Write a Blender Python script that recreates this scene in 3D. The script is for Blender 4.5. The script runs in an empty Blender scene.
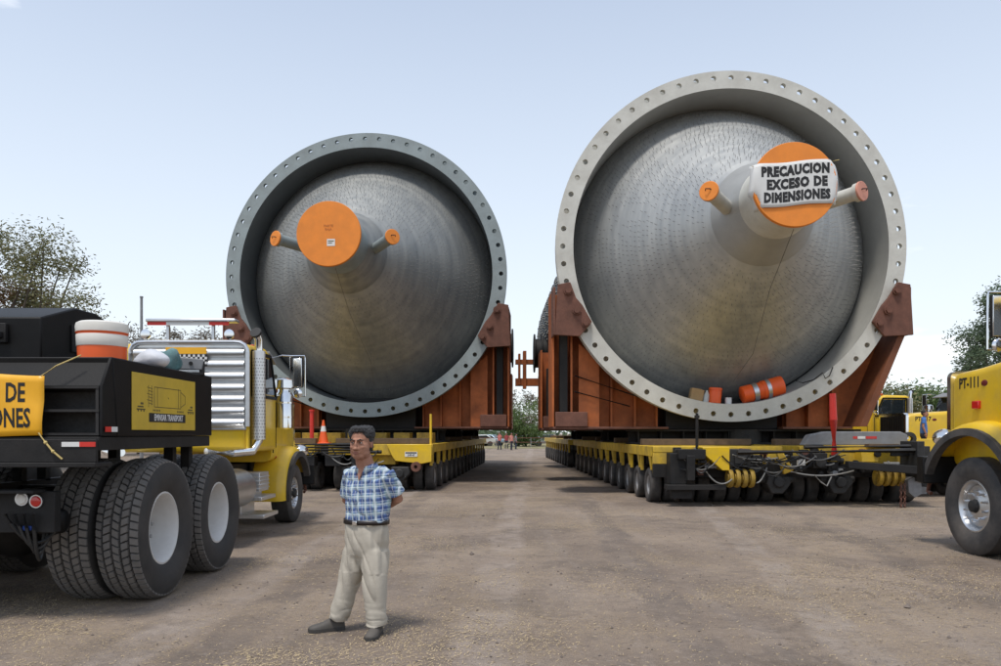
import bpy, bmesh, math, random
from mathutils import Vector, Matrix, noise as mnoise
R = math.radians
PI = math.pi
rnd = random.Random(7)
S = bpy.context.scene
C = S.collection

# ------------------------------------------------------------------ camera, sky, sun, exposure
F_PX = 785.0
CAM_H = 1.65
cam_d = bpy.data.cameras.new('camera')
cam_d.sensor_width = 36.0
cam_d.lens = 36.0 * F_PX / 1001.0
cam_d.shift_x = 0.0045
cam_d.shift_y = 0.0999
cam_d.clip_start = 0.1
cam_d.clip_end = 6000.0
cam = bpy.data.objects.new('camera', cam_d)
C.objects.link(cam)
cam.location = (0, 0, CAM_H)
cam.rotation_euler = (R(90), 0, 0)
S.camera = cam

SUN_EL = R(69)
SUN_AZ = R(205)          # clockwise from +Y: behind the camera, to the left
world = bpy.data.worlds.new('World')
S.world = world
world.use_nodes = True
wn = world.node_tree.nodes
wl = world.node_tree.links
wn.clear()
w_out = wn.new('ShaderNodeOutputWorld')
w_bg = wn.new('ShaderNodeBackground')
w_bg.inputs['Strength'].default_value = 0.142
sky = wn.new('ShaderNodeTexSky')
sky.sky_type = 'NISHITA'
sky.sun_disc = False
sky.sun_elevation = SUN_EL
sky.sun_rotation = SUN_AZ
sky.altitude = 300
sky.air_density = 1.0
sky.dust_density = 0.7
sky.ozone_density = 1.2
tc = wn.new('ShaderNodeTexCoord')
mp = wn.new('ShaderNodeMapping')
mp.inputs['Scale'].default_value = (1, 1, 3.2)
mp.inputs['Location'].default_value = (5.55, 2.84, 3.43)
wl.new(tc.outputs['Generated'], mp.inputs['Vector'])
nz = wn.new('ShaderNodeTexNoise')
nz.inputs['Scale'].default_value = 2.3
nz.inputs['Detail'].default_value = 9
nz.inputs['Roughness'].default_value = 0.58
wl.new(mp.outputs['Vector'], nz.inputs['Vector'])
cr = wn.new('ShaderNodeValToRGB')
cr.color_ramp.elements[0].position = 0.625
cr.color_ramp.elements[0].color = (0, 0, 0, 1)
cr.color_ramp.elements[1].position = 0.76
cr.color_ramp.elements[1].color = (0.85, 0.85, 0.85, 1)
wl.new(nz.outputs['Fac'], cr.inputs['Fac'])
# thin bright haze: the sky goes pale evenly all round towards the horizon
sep = wn.new('ShaderNodeSeparateXYZ')
wl.new(tc.outputs['Generated'], sep.inputs[0])
hz = wn.new('ShaderNodeMapRange')
hz.inputs['From Min'].default_value = 0.0
hz.inputs['From Max'].default_value = 0.5
hz.inputs['To Min'].default_value = 0.93
hz.inputs['To Max'].default_value = 0.40
hz.clamp = True
wl.new(sep.outputs['Z'], hz.inputs['Value'])
mixh = wn.new('ShaderNodeMix')
mixh.data_type = 'RGBA'
wl.new(hz.outputs[0], mixh.inputs['Factor'])
wl.new(sky.outputs['Color'], mixh.inputs[6])
mixh.inputs[7].default_value = (5.15, 5.45, 5.7, 1)
mixc = wn.new('ShaderNodeMix')
mixc.data_type = 'RGBA'
wl.new(cr.outputs['Color'], mixc.inputs['Factor'])
wl.new(mixh.outputs[2], mixc.inputs[6])
mixc.inputs[7].default_value = (7.4, 7.4, 7.4, 1)
wl.new(mixc.outputs[2], w_bg.inputs['Color'])
wl.new(w_bg.outputs[0], w_out.inputs[0])

sun_d = bpy.data.lights.new('sun', 'SUN')
sun_d.energy = 2.0
sun_d.angle = R(11)
sun_d.color = (1.0, 0.95, 0.88)
sun = bpy.data.objects.new('sun', sun_d)
C.objects.link(sun)
sd = Vector((math.sin(SUN_AZ) * math.cos(SUN_EL), math.cos(SUN_AZ) * math.cos(SUN_EL), math.sin(SUN_EL)))
sun.rotation_euler = sd.to_track_quat('Z', 'Y').to_euler()
sun.location = sd * 60
S.view_settings.view_transform = 'Standard'
S.view_settings.look = 'None'
S.view_settings.exposure = 0.43
S.view_settings.gamma = 1.0
S.view_settings.use_curve_mapping = False

# ------------------------------------------------------------------ materials
MATS = {}

def mat(name, col, rough=0.6, metal=0.0, var=0.25, scale=3.0, dirt=0.0, dirtcol=(0.22, 0.17, 0.13), bump=0.0,
        bscale=40.0, coat=0.0, spec=0.5, dscale=1.3):
    if name in MATS:
        return MATS[name]
    m = bpy.data.materials.new(name)
    m.use_nodes = True
    nt = m.node_tree
    b = nt.nodes['Principled BSDF']
    N, L = nt.nodes.new, nt.links.new
    b.inputs['Roughness'].default_value = rough
    b.inputs['Metallic'].default_value = metal
    b.inputs['Specular IOR Level'].default_value = spec
    b.inputs['Coat Weight'].default_value = coat
    b.inputs['Coat Roughness'].default_value = 0.12
    t = N('ShaderNodeTexCoord')
    n1 = N('ShaderNodeTexNoise')
    n1.inputs['Scale'].default_value = scale
    n1.inputs['Detail'].default_value = 6
    n1.inputs['Roughness'].default_value = 0.65
    L(t.outputs['Object'], n1.inputs['Vector'])
    mr = N('ShaderNodeMapRange')
    mr.inputs['From Min'].default_value = 0.28
    mr.inputs['From Max'].default_value = 0.72
    mr.inputs['To Min'].default_value = 1 - var
    mr.inputs['To Max'].default_value = 1 + var * 0.6
    L(n1.outputs['Fac'], mr.inputs['Value'])
    hs = N('ShaderNodeMix')
    hs.data_type = 'RGBA'
    hs.blend_type = 'MULTIPLY'
    hs.inputs['Factor'].default_value = 1.0
    hs.inputs[6].default_value = (*col, 1)
    L(mr.outputs[0], hs.inputs[7])
    out = hs.outputs[2]
    if dirt > 0:
        n2 = N('ShaderNodeTexNoise')
        n2.inputs['Scale'].default_value = dscale
        n2.inputs['Detail'].default_value = 9
        n2.inputs['Roughness'].default_value = 0.72
        L(t.outputs['Object'], n2.inputs['Vector'])
        r2 = N('ShaderNodeValToRGB')
        r2.color_ramp.elements[0].position = 0.40
        r2.color_ramp.elements[0].color = (0, 0, 0, 1)
        r2.color_ramp.elements[1].position = 0.75
        r2.color_ramp.elements[1].color = (dirt, dirt, dirt, 1)
        L(n2.outputs['Fac'], r2.inputs['Fac'])
        mx = N('ShaderNodeMix')
        mx.data_type = 'RGBA'
        L(r2.outputs['Color'], mx.inputs['Factor'])
        L(out, mx.inputs[6])
        mx.inputs[7].default_value = (*dirtcol, 1)
        out = mx.outputs[2]
        rr = N('ShaderNodeMapRange')
        rr.inputs['To Min'].default_value = rough
        rr.inputs['To Max'].default_value = min(1, rough + 0.4)
        L(r2.outputs['Color'], rr.inputs['Value'])
        L(rr.outputs[0], b.inputs['Roughness'])
    L(out, b.inputs['Base Color'])
    if bump > 0:
        n3 = N('ShaderNodeTexNoise')
        n3.inputs['Scale'].default_value = bscale
        n3.inputs['Detail'].default_value = 5
        L(t.outputs['Object'], n3.inputs['Vector'])
        bp = N('ShaderNodeBump')
        bp.inputs['Strength'].default_value = bump
        bp.inputs['Distance'].default_value = 0.02
        L(n3.outputs['Fac'], bp.inputs['Height'])
        L(bp.outputs[0], b.inputs['Normal'])
    MATS[name] = m
    return m

DUST = (0.26, 0.215, 0.175)
M_YEL = mat('yellow_paint', (0.78, 0.50, 0.012), 0.36, 0, 0.12, 2.0, 0.5, (0.42, 0.29, 0.09), coat=0.25, dscale=1.8)
M_YELT = mat('worn_yellow_paint', (0.70, 0.45, 0.025), 0.55, 0, 0.25, 3.0, 0.8, (0.20, 0.15, 0.075), dscale=2.2)
M_SIGN = mat('ochre_sign_paint', (0.60, 0.41, 0.035), 0.5, 0, 0.12, 5.0, 0.2)
M_BANNER = mat('orange_yellow_vinyl', (0.85, 0.42, 0.012), 0.4, 0, 0.08, 3.0, bump=0.1, bscale=6)
M_BLK = mat('black_paint', (0.006, 0.0056, 0.0056), 0.5, 0, 0.4, 3.0, 0.12, (0.028, 0.025, 0.023), bump=0.05, spec=0.2)
M_BLK2 = mat('dark_steel', (0.013, 0.0125, 0.0125), 0.6, 0.0, 0.4, 6.0, 0.45, (0.05, 0.043, 0.037), bump=0.1, spec=0.3)
M_GREYD = mat('greasy_grey_steel', (0.035, 0.035, 0.035), 0.55, 0.2, 0.4, 6.0, 0.5, (0.085, 0.073, 0.06), bump=0.1, spec=0.3)
M_GREYM = mat('grey_painted_steel', (0.23, 0.235, 0.24), 0.55, 0, 0.2, 4.0, 0.4, (0.15, 0.13, 0.11))
M_RUB = mat('tyre_rubber', (0.042, 0.040, 0.039), 0.75, 0, 0.25, 6.0, 0.75, (0.15, 0.128, 0.11), bump=0.06, dscale=2.2)
M_RUBD = mat('dark_tyre_rubber', (0.030, 0.0285, 0.028), 0.75, 0, 0.25, 6.0, 0.45, (0.10, 0.087, 0.076), bump=0.06, dscale=2.2)
M_TREAD = mat('tyre_tread_rubber', (0.135, 0.127, 0.12), 0.85, 0, 0.3, 8.0, 0.8, (0.18, 0.155, 0.13), dscale=3.4)
M_RIMW = mat('white_rim_paint', (0.66, 0.65, 0.63), 0.45, 0, 0.1, 4.0, 0.35, (0.3, 0.25, 0.2))
M_RIMG = mat('grey_rim', (0.42, 0.42, 0.42), 0.45, 0.4, 0.2, 4.0, 0.4)
M_CHR = mat('chrome', (0.80, 0.80, 0.80), 0.14, 1.0, 0.06, 4.0)
M_ALU = mat('polished_aluminium', (0.74, 0.74, 0.73), 0.40, 0.9, 0.1, 3.0, bump=0.03, bscale=12)
M_ALUD = mat('brushed_aluminium_tube', (0.62, 0.63, 0.64), 0.38, 1.0, 0.1, 5.0)
M_ORG = mat('orange_steel_paint', (0.50, 0.13, 0.026), 0.6, 0, 0.3, 1.2, 0.85, (0.13, 0.05, 0.03), dscale=0.9, bump=0.06)
M_ORGC = mat('orange_cap_paint', (0.82, 0.25, 0.025), 0.6, 0, 0.14, 2.0, 0.35, (0.55, 0.19, 0.05), dscale=2.5, bump=0.06, bscale=20)
M_PINKC = mat('faded_salmon_cap_paint', (0.62, 0.27, 0.19), 0.7, 0, 0.2, 5.0, 0.3)
M_RUST = mat('rusty_bracket_steel', (0.17, 0.070, 0.045), 0.75, 0, 0.35, 4.0, 0.5, (0.07, 0.035, 0.025), bump=0.15)
M_FLR = mat('pale_primer_grey', (0.60, 0.59, 0.53), 0.6, 0, 0.12, 1.2, 0.6, (0.33, 0.305, 0.26), dscale=1.1, bump=0.05, bscale=14)
M_FLL = mat('blue_grey_primer', (0.285, 0.33, 0.33), 0.55, 0, 0.14, 1.2, 0.6, (0.15, 0.16, 0.155), dscale=1.1, bump=0.05, bscale=14)
M_SHR = mat('vessel_shell_grey', (0.12, 0.13, 0.135), 0.55, 0.2, 0.25, 1.0, 0.4, (0.1, 0.1, 0.09))
M_PIN = mat('pin_steel', (0.22, 0.215, 0.20), 0.6, 0.3, 0.3)
M_GLASS = mat('dark_window_glass', (0.02, 0.026, 0.03), 0.06, 0, 0.1, spec=0.8)
M_RED = mat('red_paint', (0.62, 0.03, 0.018), 0.45, 0, 0.15)
M_REDL = mat('red_lamp_lens', (0.55, 0.015, 0.01), 0.15, 0, 0.1, coat=0.6)
M_AMB = mat('amber_lamp_lens', (0.45, 0.08, 0.01), 0.2, 0, 0.1)
M_WHT = mat('white_paint', (0.72, 0.71, 0.68), 0.5, 0, 0.08, 4.0, 0.2, (0.45, 0.42, 0.38))
M_VINYL = mat('white_vinyl', (0.66, 0.655, 0.63), 0.55, 0, 0.07, 2.0, 0.15, (0.5, 0.48, 0.44), bump=0.15, bscale=5)
M_INK = mat('black_ink', (0.012, 0.011, 0.011), 0.6, 0, 0.2)
M_INK2 = mat('faded_drawing_ink', (0.10, 0.08, 0.025), 0.6, 0, 0.2)
M_SAFE = mat('safety_orange_plastic', (0.85, 0.11, 0.012), 0.45, 0, 0.12, 3.0, 0.15, (0.45, 0.14, 0.06))
M_JUGO = mat('orange_jug_plastic', (0.84, 0.12, 0.02), 0.4, 0, 0.06)
M_JUGW = mat('cream_jug_plastic', (0.74, 0.71, 0.64), 0.45, 0, 0.06, 4, 0.15)
M_TAN = mat('tan_cardboard', (0.40, 0.25, 0.11), 0.8, 0, 0.2)
M_ROPE = mat('yellow_rope', (0.55, 0.42, 0.16), 0.8, 0, 0.3, 60)
M_CABLE = mat('grey_hose', (0.22, 0.215, 0.20), 0.5, 0, 0.2)
M_BCABLE = mat('black_hose', (0.016, 0.016, 0.016), 0.5, 0, 0.2)
M_BLUE = mat('blue_plastic', (0.02, 0.06, 0.28), 0.4, 0, 0.2)
M_WOOD = mat('weathered_timber', (0.13, 0.085, 0.05), 0.8, 0, 0.4, 5, 0.4, (0.06, 0.05, 0.04))
M_BARK = mat('tree_bark', (0.085, 0.065, 0.05), 0.9, 0, 0.4, 6, bump=0.3)


def cone_mat(name, col, col2):
    m = bpy.data.materials.new(name)
    m.use_nodes = True
    nt = m.node_tree
    b = nt.nodes['Principled BSDF']
    N, L = nt.nodes.new, nt.links.new
    t = N('ShaderNodeTexCoord')
    n1 = N('ShaderNodeTexNoise')
    n1.inputs['Scale'].default_value = 0.55
    n1.inputs['Detail'].default_value = 8
    n1.inputs['Roughness'].default_value = 0.6
    L(t.outputs['Object'], n1.inputs['Vector'])
    # rolled courses: faint rings along the cone's own axis (object y)
    sp = N('ShaderNodeSeparateXYZ')
    L(t.outputs['Object'], sp.inputs[0])
    cb = N('ShaderNodeCombineXYZ')
    L(sp.outputs['Y'], cb.inputs['Y'])
    n2 = N('ShaderNodeTexNoise')
    n2.inputs['Scale'].default_value = 5.0
    n2.inputs['Detail'].default_value = 4
    L(cb.outputs[0], n2.inputs['Vector'])
    # long run-down streaks (stretched in z)
    mpn = N('ShaderNodeMapping')
    mpn.inputs['Scale'].default_value = (3.2, 3.2, 0.35)
    L(t.outputs['Object'], mpn.inputs['Vector'])
    n3 = N('ShaderNodeTexNoise')
    n3.inputs['Scale'].default_value = 1.4
    n3.inputs['Detail'].default_value = 7
    L(mpn.outputs[0], n3.inputs['Vector'])
    a1 = N('ShaderNodeMath'); a1.operation = 'ADD'
    L(n1.outputs['Fac'], a1.inputs[0]); L(n2.outputs['Fac'], a1.inputs[1])
    a2 = N('ShaderNodeMath'); a2.operation = 'ADD'
    L(a1.outputs[0], a2.inputs[0]); L(n3.outputs['Fac'], a2.inputs[1])
    mr = N('ShaderNodeMapRange')
    mr.inputs['From Min'].default_value = 1.15
    mr.inputs['From Max'].default_value = 1.85
    L(a2.outputs[0], mr.inputs['Value'])
    mx = N('ShaderNodeMix'); mx.data_type = 'RGBA'
    L(mr.outputs[0], mx.inputs['Factor'])
    mx.inputs[6].default_value = (*col, 1)
    mx.inputs[7].default_value = (*col2, 1)
    L(mx.outputs[2], b.inputs['Base Color'])
    b.inputs['Metallic'].default_value = 0.55
    rr = N('ShaderNodeMapRange')
    rr.inputs['To Min'].default_value = 0.42
    rr.inputs['To Max'].default_value = 0.62
    L(n1.outputs['Fac'], rr.inputs['Value'])
    L(rr.outputs[0], b.inputs['Roughness'])
    bp = N('ShaderNodeBump')
    bp.inputs['Strength'].default_value = 0.25
    bp.inputs['Distance'].default_value = 0.03
    L(n2.outputs['Fac'], bp.inputs['Height'])
    L(bp.outputs[0], b.inputs['Normal'])
    return m

M_CONER = cone_mat('cone_steel_grey', (0.32, 0.33, 0.33), (0.50, 0.50, 0.475))
M_KNR = mat('smooth_knuckle_grey', (0.38, 0.38, 0.365), 0.5, 0.3, 0.15, 1.0, 0.4, (0.30, 0.295, 0.27))
M_CONEL = cone_mat('cone_steel_dark_grey', (0.25, 0.262, 0.26), (0.42, 0.418, 0.39))

WS = bpy.data.scenes.new('workshop')      # empty side scene: modifiers are applied there, cheaply; removed at the end

# ------------------------------------------------------------------ mesh helper
class MB:
    def __init__(s):
        s.v = []; s.f = []; s.m = []

    def add(s, vs, fs, mi=0):
        o = len(s.v)
        s.v.extend([tuple(p) for p in vs])
        for f in fs:
            s.f.append([i + o for i in f]); s.m.append(mi)

    def box(s, x0, x1, y0, y1, z0, z1, mi=0, mat4=None):
        vs = [Vector((x, y, z)) for z in (z0, z1) for y in (y0, y1) for x in (x0, x1)]
        if mat4 is not None:
            vs = [mat4 @ p for p in vs]
        s.add(vs, [(0, 2, 3, 1), (4, 5, 7, 6), (0, 1, 5, 4), (2, 6, 7, 3), (0, 4, 6, 2), (1, 3, 7, 5)], mi)
        return s

    def beam(s, p0, p1, w, h, mi=0, up=(0, 0, 1)):
        p0, p1 = Vector(p0), Vector(p1)
        d = (p1 - p0)
        L = d.length
        d.normalize()
        u = Vector(up)
        if abs(d.dot(u)) > 0.98:
            u = Vector((1, 0, 0))
        sx = d.cross(u).normalized()
        su = sx.cross(d)
        vs = []
        for t in (0, L):
            for a, b in ((-1, -1), (1, -1), (1, 1), (-1, 1)):
                vs.append(p0 + d * t + sx * (a * w / 2) + su * (b * h / 2))
        s.add(vs, [(3, 2, 1, 0), (4, 5, 6, 7), (0, 1, 5, 4), (1, 2, 6, 5), (2, 3, 7, 6), (3, 0, 4, 7)], mi)
        return s

    def frame(s, d):
        d = Vector(d).normalized()
        u = Vector((0, 0, 1)) if abs(d.z) < 0.95 else Vector((1, 0, 0))
        a = d.cross(u).normalized()
        b = a.cross(d).normalized()
        return d, a, b

    def cyl(s, p0, p1, r0, r1=None, n=16, mi=0, caps=True):
        r1 = r0 if r1 is None else r1
        p0, p1 = Vector(p0), Vector(p1)
        d, a, b = s.frame(p1 - p0)
        vs = []
        for p, r in ((p0, r0), (p1, r1)):
            for i in range(n):
                t = 2 * PI * i / n
                vs.append(p + a * (r * math.cos(t)) + b * (r * math.sin(t)))
        fs = [(i, (i + 1) % n, n + (i + 1) % n, n + i) for i in range(n)]
        if caps:
            fs.append(tuple(range(n - 1, -1, -1)))
            fs.append(tuple(range(n, 2 * n)))
        s.add(vs, fs, mi)
        return s

    def lathe(s, prof, o=(0, 0, 0), d=(1, 0, 0), n=32, mi=0, capa=False, capb=False, tr=None):
        o = Vector(o)
        d, a, b = s.frame(d)
        vs = []
        for h, r in prof:
            for i in range(n):
                t = 2 * PI * i / n
                p = o + d * h + a * (r * math.cos(t)) + b * (r * math.sin(t))
                vs.append(tr(p) if tr else p)
        fs = []
        for k in range(len(prof) - 1):
            for i in range(n):
                j = (i + 1) % n
                fs.append((k * n + i, k * n + j, (k + 1) * n + j, (k + 1) * n + i))
        if capa:
            fs.append(tuple(range(n - 1, -1, -1)))
        if capb:
            k = (len(prof) - 1) * n
            fs.append(tuple(range(k, k + n)))
        s.add(vs, fs, mi)
        return s

    def prism(s, poly, axis, a0, a1, mi=0):
        """poly in the two other axes (x: (y,z), y: (x,z), z: (x,y))"""
        n = len(poly)
        vs = []
        for a in (a0, a1):
            for p, q in poly:
                vs.append({'x': (a, p, q), 'y': (p, a, q), 'z': (p, q, a)}[axis])
        fs = [(i, (i + 1) % n, n + (i + 1) % n, n + i) for i in range(n)]
        fs.append(tuple(range(n - 1, -1, -1)))
        fs.append(tuple(range(n, 2 * n)))
        s.add(vs, fs, mi)
        return s

    def tube(s, pts, r, n=8, mi=0, rs=None):
        pts = [Vector(p) for p in pts]
        m = len(pts)
        vs = []
        pa = None
        for k in range(m):
            d = (pts[min(k + 1, m - 1)] - pts[max(k - 1, 0)])
            if d.length < 1e-9:
                d = Vector((0, 0, 1))
            d.normalize()
            if pa is None:
                _, a, b = s.frame(d)
            else:
                a = (pa - d * pa.dot(d))
                a = a.normalized() if a.length > 1e-6 else s.frame(d)[1]
                b = d.cross(a)
            pa = a
            rr = rs[k] if rs else r
            for i in range(n):
                t = 2 * PI * i / n
                vs.append(pts[k] + a * (rr * math.cos(t)) + b * (rr * math.sin(t)))
        fs = []
        for k in range(m - 1):
            for i in range(n):
                j = (i + 1) % n
                fs.append((k * n + i, k * n + j, (k + 1) * n + j, (k + 1) * n + i))
        fs.append(tuple(range(n - 1, -1, -1)))
        fs.append(tuple(range((m - 1) * n, m * n)))
        s.add(vs, fs, mi)
        return s

    def ell(s, c, r, n=14, k=8, mi=0, rot=None):
        c = Vector(c)
        vs = []
        for a in range(k + 1):
            th = PI * a / k
            for i in range(n):
                ph = 2 * PI * i / n
                p = Vector((r[0] * math.sin(th) * math.cos(ph), r[1] * math.sin(th) * math.sin(ph), r[2] * math.cos(th)))
                if rot is not None:
                    p = rot @ p
                vs.append(c + p)
        fs = []
        for a in range(k):
            for i in range(n):
                j = (i + 1) % n
                fs.append((a * n + i, (a + 1) * n + i, (a + 1) * n + j, a * n + j))
        s.add(vs, fs, mi)
        return s

    def loft(s, rings, mi=0, caps=True):
        n = len(rings[0])
        vs = [p for r in rings for p in r]
        fs = []
        for k in range(len(rings) - 1):
            for i in range(n):
                j = (i + 1) % n
                fs.append((k * n + i, k * n + j, (k + 1) * n + j, (k + 1) * n + i))
        if caps:
            fs.append(tuple(range(n - 1, -1, -1)))
            k = (len(rings) - 1) * n
            fs.append(tuple(range(k, k + n)))
        s.add(vs, fs, mi)
        return s

    def mesh(s, name, mats, smooth=35, fix=True):
        me = bpy.data.meshes.new(name)
        me.from_pydata(s.v, [], s.f)
        if not isinstance(mats, (list, tuple)):
            mats = [mats]
        for m in mats:
            me.materials.append(m)
        if len(mats) > 1:
            me.polygons.foreach_set('material_index', s.m)
        if fix:
            bm = bmesh.new()
            bm.from_mesh(me)
            bmesh.ops.remove_doubles(bm, verts=bm.verts, dist=1e-5)
            bmesh.ops.recalc_face_normals(bm, faces=bm.faces)
            bm.to_mesh(me)
            bm.free()
        if smooth:
            me.polygons.foreach_set('use_smooth', [True] * len(me.polygons))
            me.set_sharp_from_angle(angle=R(smooth))
        me.update()
        return me

    def build(s, name, mats, parent=None, bevel=0, seg=2, smooth=35, loc=None, fix=True):
        o = obj(name, s.mesh(name, mats, smooth, fix), parent, loc)
        if bevel:
            bv = o.modifiers.new('bevel', 'BEVEL')
            bv.width = bevel
            bv.segments = seg
            bv.limit_method = 'ANGLE'
            bv.angle_limit = R(40)
            bv.harden_normals = False
        return o


def obj(name, me, parent=None, loc=None, rot=None):
    o = bpy.data.objects.new(name, me)
    C.objects.link(o)
    if parent is not None:
        o.parent = parent
    if loc is not None:
        o.location = loc
    if rot is not None:
        o.rotation_euler = rot
    return o


def tag(o, label=None, cat=None, group=None, kind=None):
    if label: o['label'] = label
    if cat: o['category'] = cat
    if group: o['group'] = group
    if kind: o['kind'] = kind
    return o


def thing(name, label, cat, loc=(0, 0, 0), rotz=0, group=None):
    o = bpy.data.objects.new(name, None)
    C.objects.link(o)
    o.location = loc
    o.rotation_euler = (0, 0, rotz)
    o.empty_display_size = 0.2
    return tag(o, label, cat, group)


def text_mesh(txt, size, sx=1.0, off=0.0, extr=0.002, mats=None, align='CENTER', space=1.0):
    cu = bpy.data.curves.new('lettering', 'FONT')
    cu.body = txt
    cu.size = size
    cu.align_x = align
    cu.align_y = 'CENTER'
    cu.offset = off
    cu.extrude = extr
    cu.resolution_u = 2
    cu.space_character = space
    ob = bpy.data.objects.new('lettering', cu)
    WS.collection.objects.link(ob)
    WS.view_layers[0].update()
    dg = WS.view_layers[0].depsgraph
    me = bpy.data.meshes.new_from_object(ob.evaluated_get(dg))
    bpy.data.objects.remove(ob)
    bpy.data.curves.remove(cu)
    me.transform(Matrix.Diagonal((sx, 1, 1, 1)))
    me.materials.clear()
    me.materials.append(mats or M_INK)
    return me


def remeshed(mb, name, mats, parent, voxel, smooth=6, fac=0.5, disp=None):
    """join overlapping shapes into one continuous surface"""
    me = mb.mesh(name, mats, 0)
    o = bpy.data.objects.new(name, me)
    WS.collection.objects.link(o)
    rm = o.modifiers.new('rm', 'REMESH')
    rm.mode = 'VOXEL'
    rm.voxel_size = voxel
    sm = o.modifiers.new('sm', 'SMOOTH')
    sm.iterations = smooth
    sm.factor = fac
    WS.view_layers[0].update()
    dg = WS.view_layers[0].depsgraph
    me2 = bpy.data.meshes.new_from_object(o.evaluated_get(dg))
    bpy.data.objects.remove(o)
    bpy.data.meshes.remove(me)
    me2.name = name
    if disp:
        cs = [(v.co.copy(), v.normal.copy()) for v in me2.vertices]
        me2.vertices.foreach_set('co', [q for c, n in cs for q in disp(c, n)])
    me2.polygons.foreach_set('use_smooth', [True] * len(me2.polygons))
    me2.update()
    return obj(name, me2, parent)


def hanging(p0, p1, sag, n=10):
    p0, p1 = Vector(p0), Vector(p1)
    out = []
    for i in range(n + 1):
        t = i / n
        p = p0.lerp(p1, t)
        p.z -= sag * 4 * t * (1 - t)
        out.append(p)
    return out

# ------------------------------------------------------------------ ground
def ground_mat():
    m = bpy.data.materials.new('dry_dirt')
    m.use_nodes = True
    nt = m.node_tree
    b = nt.nodes['Principled BSDF']
    N, L = nt.nodes.new, nt.links.new
    t = N('ShaderNodeTexCoord')

    def nz(sc, det, ro, vec=None, dist=0.0):
        n = N('ShaderNodeTexNoise')
        n.inputs['Scale'].default_value = sc
        n.inputs['Detail'].default_value = det
        n.inputs['Roughness'].default_value = ro
        n.inputs['Distortion'].default_value = dist
        L(vec if vec else t.outputs['Object'], n.inputs['Vector'])
        return n.outputs['Fac']

    def ramp(v, a, b_, ca=(0, 0, 0, 1), cb=(1, 1, 1, 1)):
        r = N('ShaderNodeValToRGB')
        r.color_ramp.elements[0].position = a
        r.color_ramp.elements[1].position = b_
        r.color_ramp.elements[0].color = ca
        r.color_ramp.elements[1].color = cb
        L(v, r.inputs['Fac'])
        return r.outputs['Color']

    def mix(f, a, b_):
        x = N('ShaderNodeMix')
        x.data_type = 'RGBA'
        if hasattr(f, 'links'):
            L(f, x.inputs['Factor'])
        else:
            x.inputs['Factor'].default_value = f
        for i, q in ((6, a), (7, b_)):
            if hasattr(q, 'links'):
                L(q, x.inputs[i])
            else:
                x.inputs[i].default_value = (*q, 1)
        return x.outputs[2]
    base = mix(ramp(nz(0.35, 8, 0.62), 0.35, 0.65), (0.205, 0.158, 0.122), (0.34, 0.268, 0.205))
    # darker damp / packed stains
    base = mix(ramp(nz(0.6, 10, 0.7, dist=0.6), 0.50, 0.66, (0, 0, 0, 1), (0.8,) * 3 + (1,)), base, (0.125, 0.10, 0.082))
    # pale dusty scuffs pulled out along the driving direction
    mp_ = N('ShaderNodeMapping')
    mp_.inputs['Rotation'].default_value = (0, 0, R(12))
    mp_.inputs['Scale'].default_value = (1.6, 0.16, 1)
    L(t.outputs['Object'], mp_.inputs['Vector'])
    base = mix(ramp(nz(1.5, 8, 0.65, mp_.outputs[0]), 0.5, 0.7, (0, 0, 0, 1), (0.4,) * 3 + (1,)), base, (0.33, 0.28, 0.245))
    # straw chaff pressed into the dirt, in patches
    chaff_f = ramp(nz(60, 3, 0.7), 0.5, 0.62)
    chaff_p = ramp(nz(0.42, 6, 0.6, dist=0.4), 0.47, 0.60)
    mm = N('ShaderNodeMath'); mm.operation = 'MULTIPLY'
    L(chaff_f, mm.inputs[0]); L(chaff_p, mm.inputs[1])
    m2 = N('ShaderNodeMath'); m2.operation = 'MULTIPLY'
    L(mm.outputs[0], m2.inputs[0]); m2.inputs[1].default_value = 0.8
    base = mix(m2.outputs[0], base, (0.42, 0.315, 0.185))
    # wheel tracks: pairs of pressed, paler bands with lug prints, curving slightly across the yard
    sp_ = N('ShaderNodeSeparateXYZ'); L(t.outputs['Object'], sp_.inputs[0])
    def track(x0, slope, wdt, seedz):
        a = N('ShaderNodeMath'); a.operation = 'MULTIPLY_ADD'; L(sp_.outputs['Y'], a.inputs[0]); a.inputs[1].default_value = -slope; L(sp_.outputs['X'], a.inputs[2])
        c = N('ShaderNodeMath'); c.operation = 'SUBTRACT'; L(a.outputs[0], c.inputs[0]); c.inputs[1].default_value = x0
        w_ = N('ShaderNodeMath'); w_.operation = 'MULTIPLY_ADD'; L(nz(0.5, 2, 0.5), w_.inputs[0]); w_.inputs[1].default_value = 0.5; L(c.outputs[0], w_.inputs[2])
        d_ = N('ShaderNodeMath'); d_.operation = 'ABSOLUTE'; L(w_.outputs[0], d_.inputs[0])
        r_ = N('ShaderNodeMapRange'); r_.inputs['From Min'].default_value = wdt; r_.inputs['From Max'].default_value = wdt * 0.6
        L(d_.outputs[0], r_.inputs['Value'])
        k_ = N('ShaderNodeMath'); k_.operation = 'MULTIPLY'; L(r_.outputs[0], k_.inputs[0]); L(ramp(nz(1.1, 6, 0.65), 0.38, 0.62), k_.inputs[1])
        k2 = N('ShaderNodeMath'); k2.operation = 'MULTIPLY'; L(k_.outputs[0], k2.inputs[0]); k2.inputs[1].default_value = 0.8
        return k2.outputs[0]
    for x0, sl, wd, col in ((-2.6, 0.02, 0.28, (0.36, 0.30, 0.255)), (-2.05, 0.02, 0.24, (0.155, 0.125, 0.105)), (-0.2, 0.05, 0.30, (0.37, 0.305, 0.255)), (1.5, 0.05, 0.28, (0.16, 0.13, 0.11)), (2.1, 0.16, 0.25, (0.36, 0.30, 0.25)), (3.9, 0.16, 0.28, (0.155, 0.125, 0.105))):
        base = mix(track(x0, sl, wd, 0), base, col)
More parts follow.
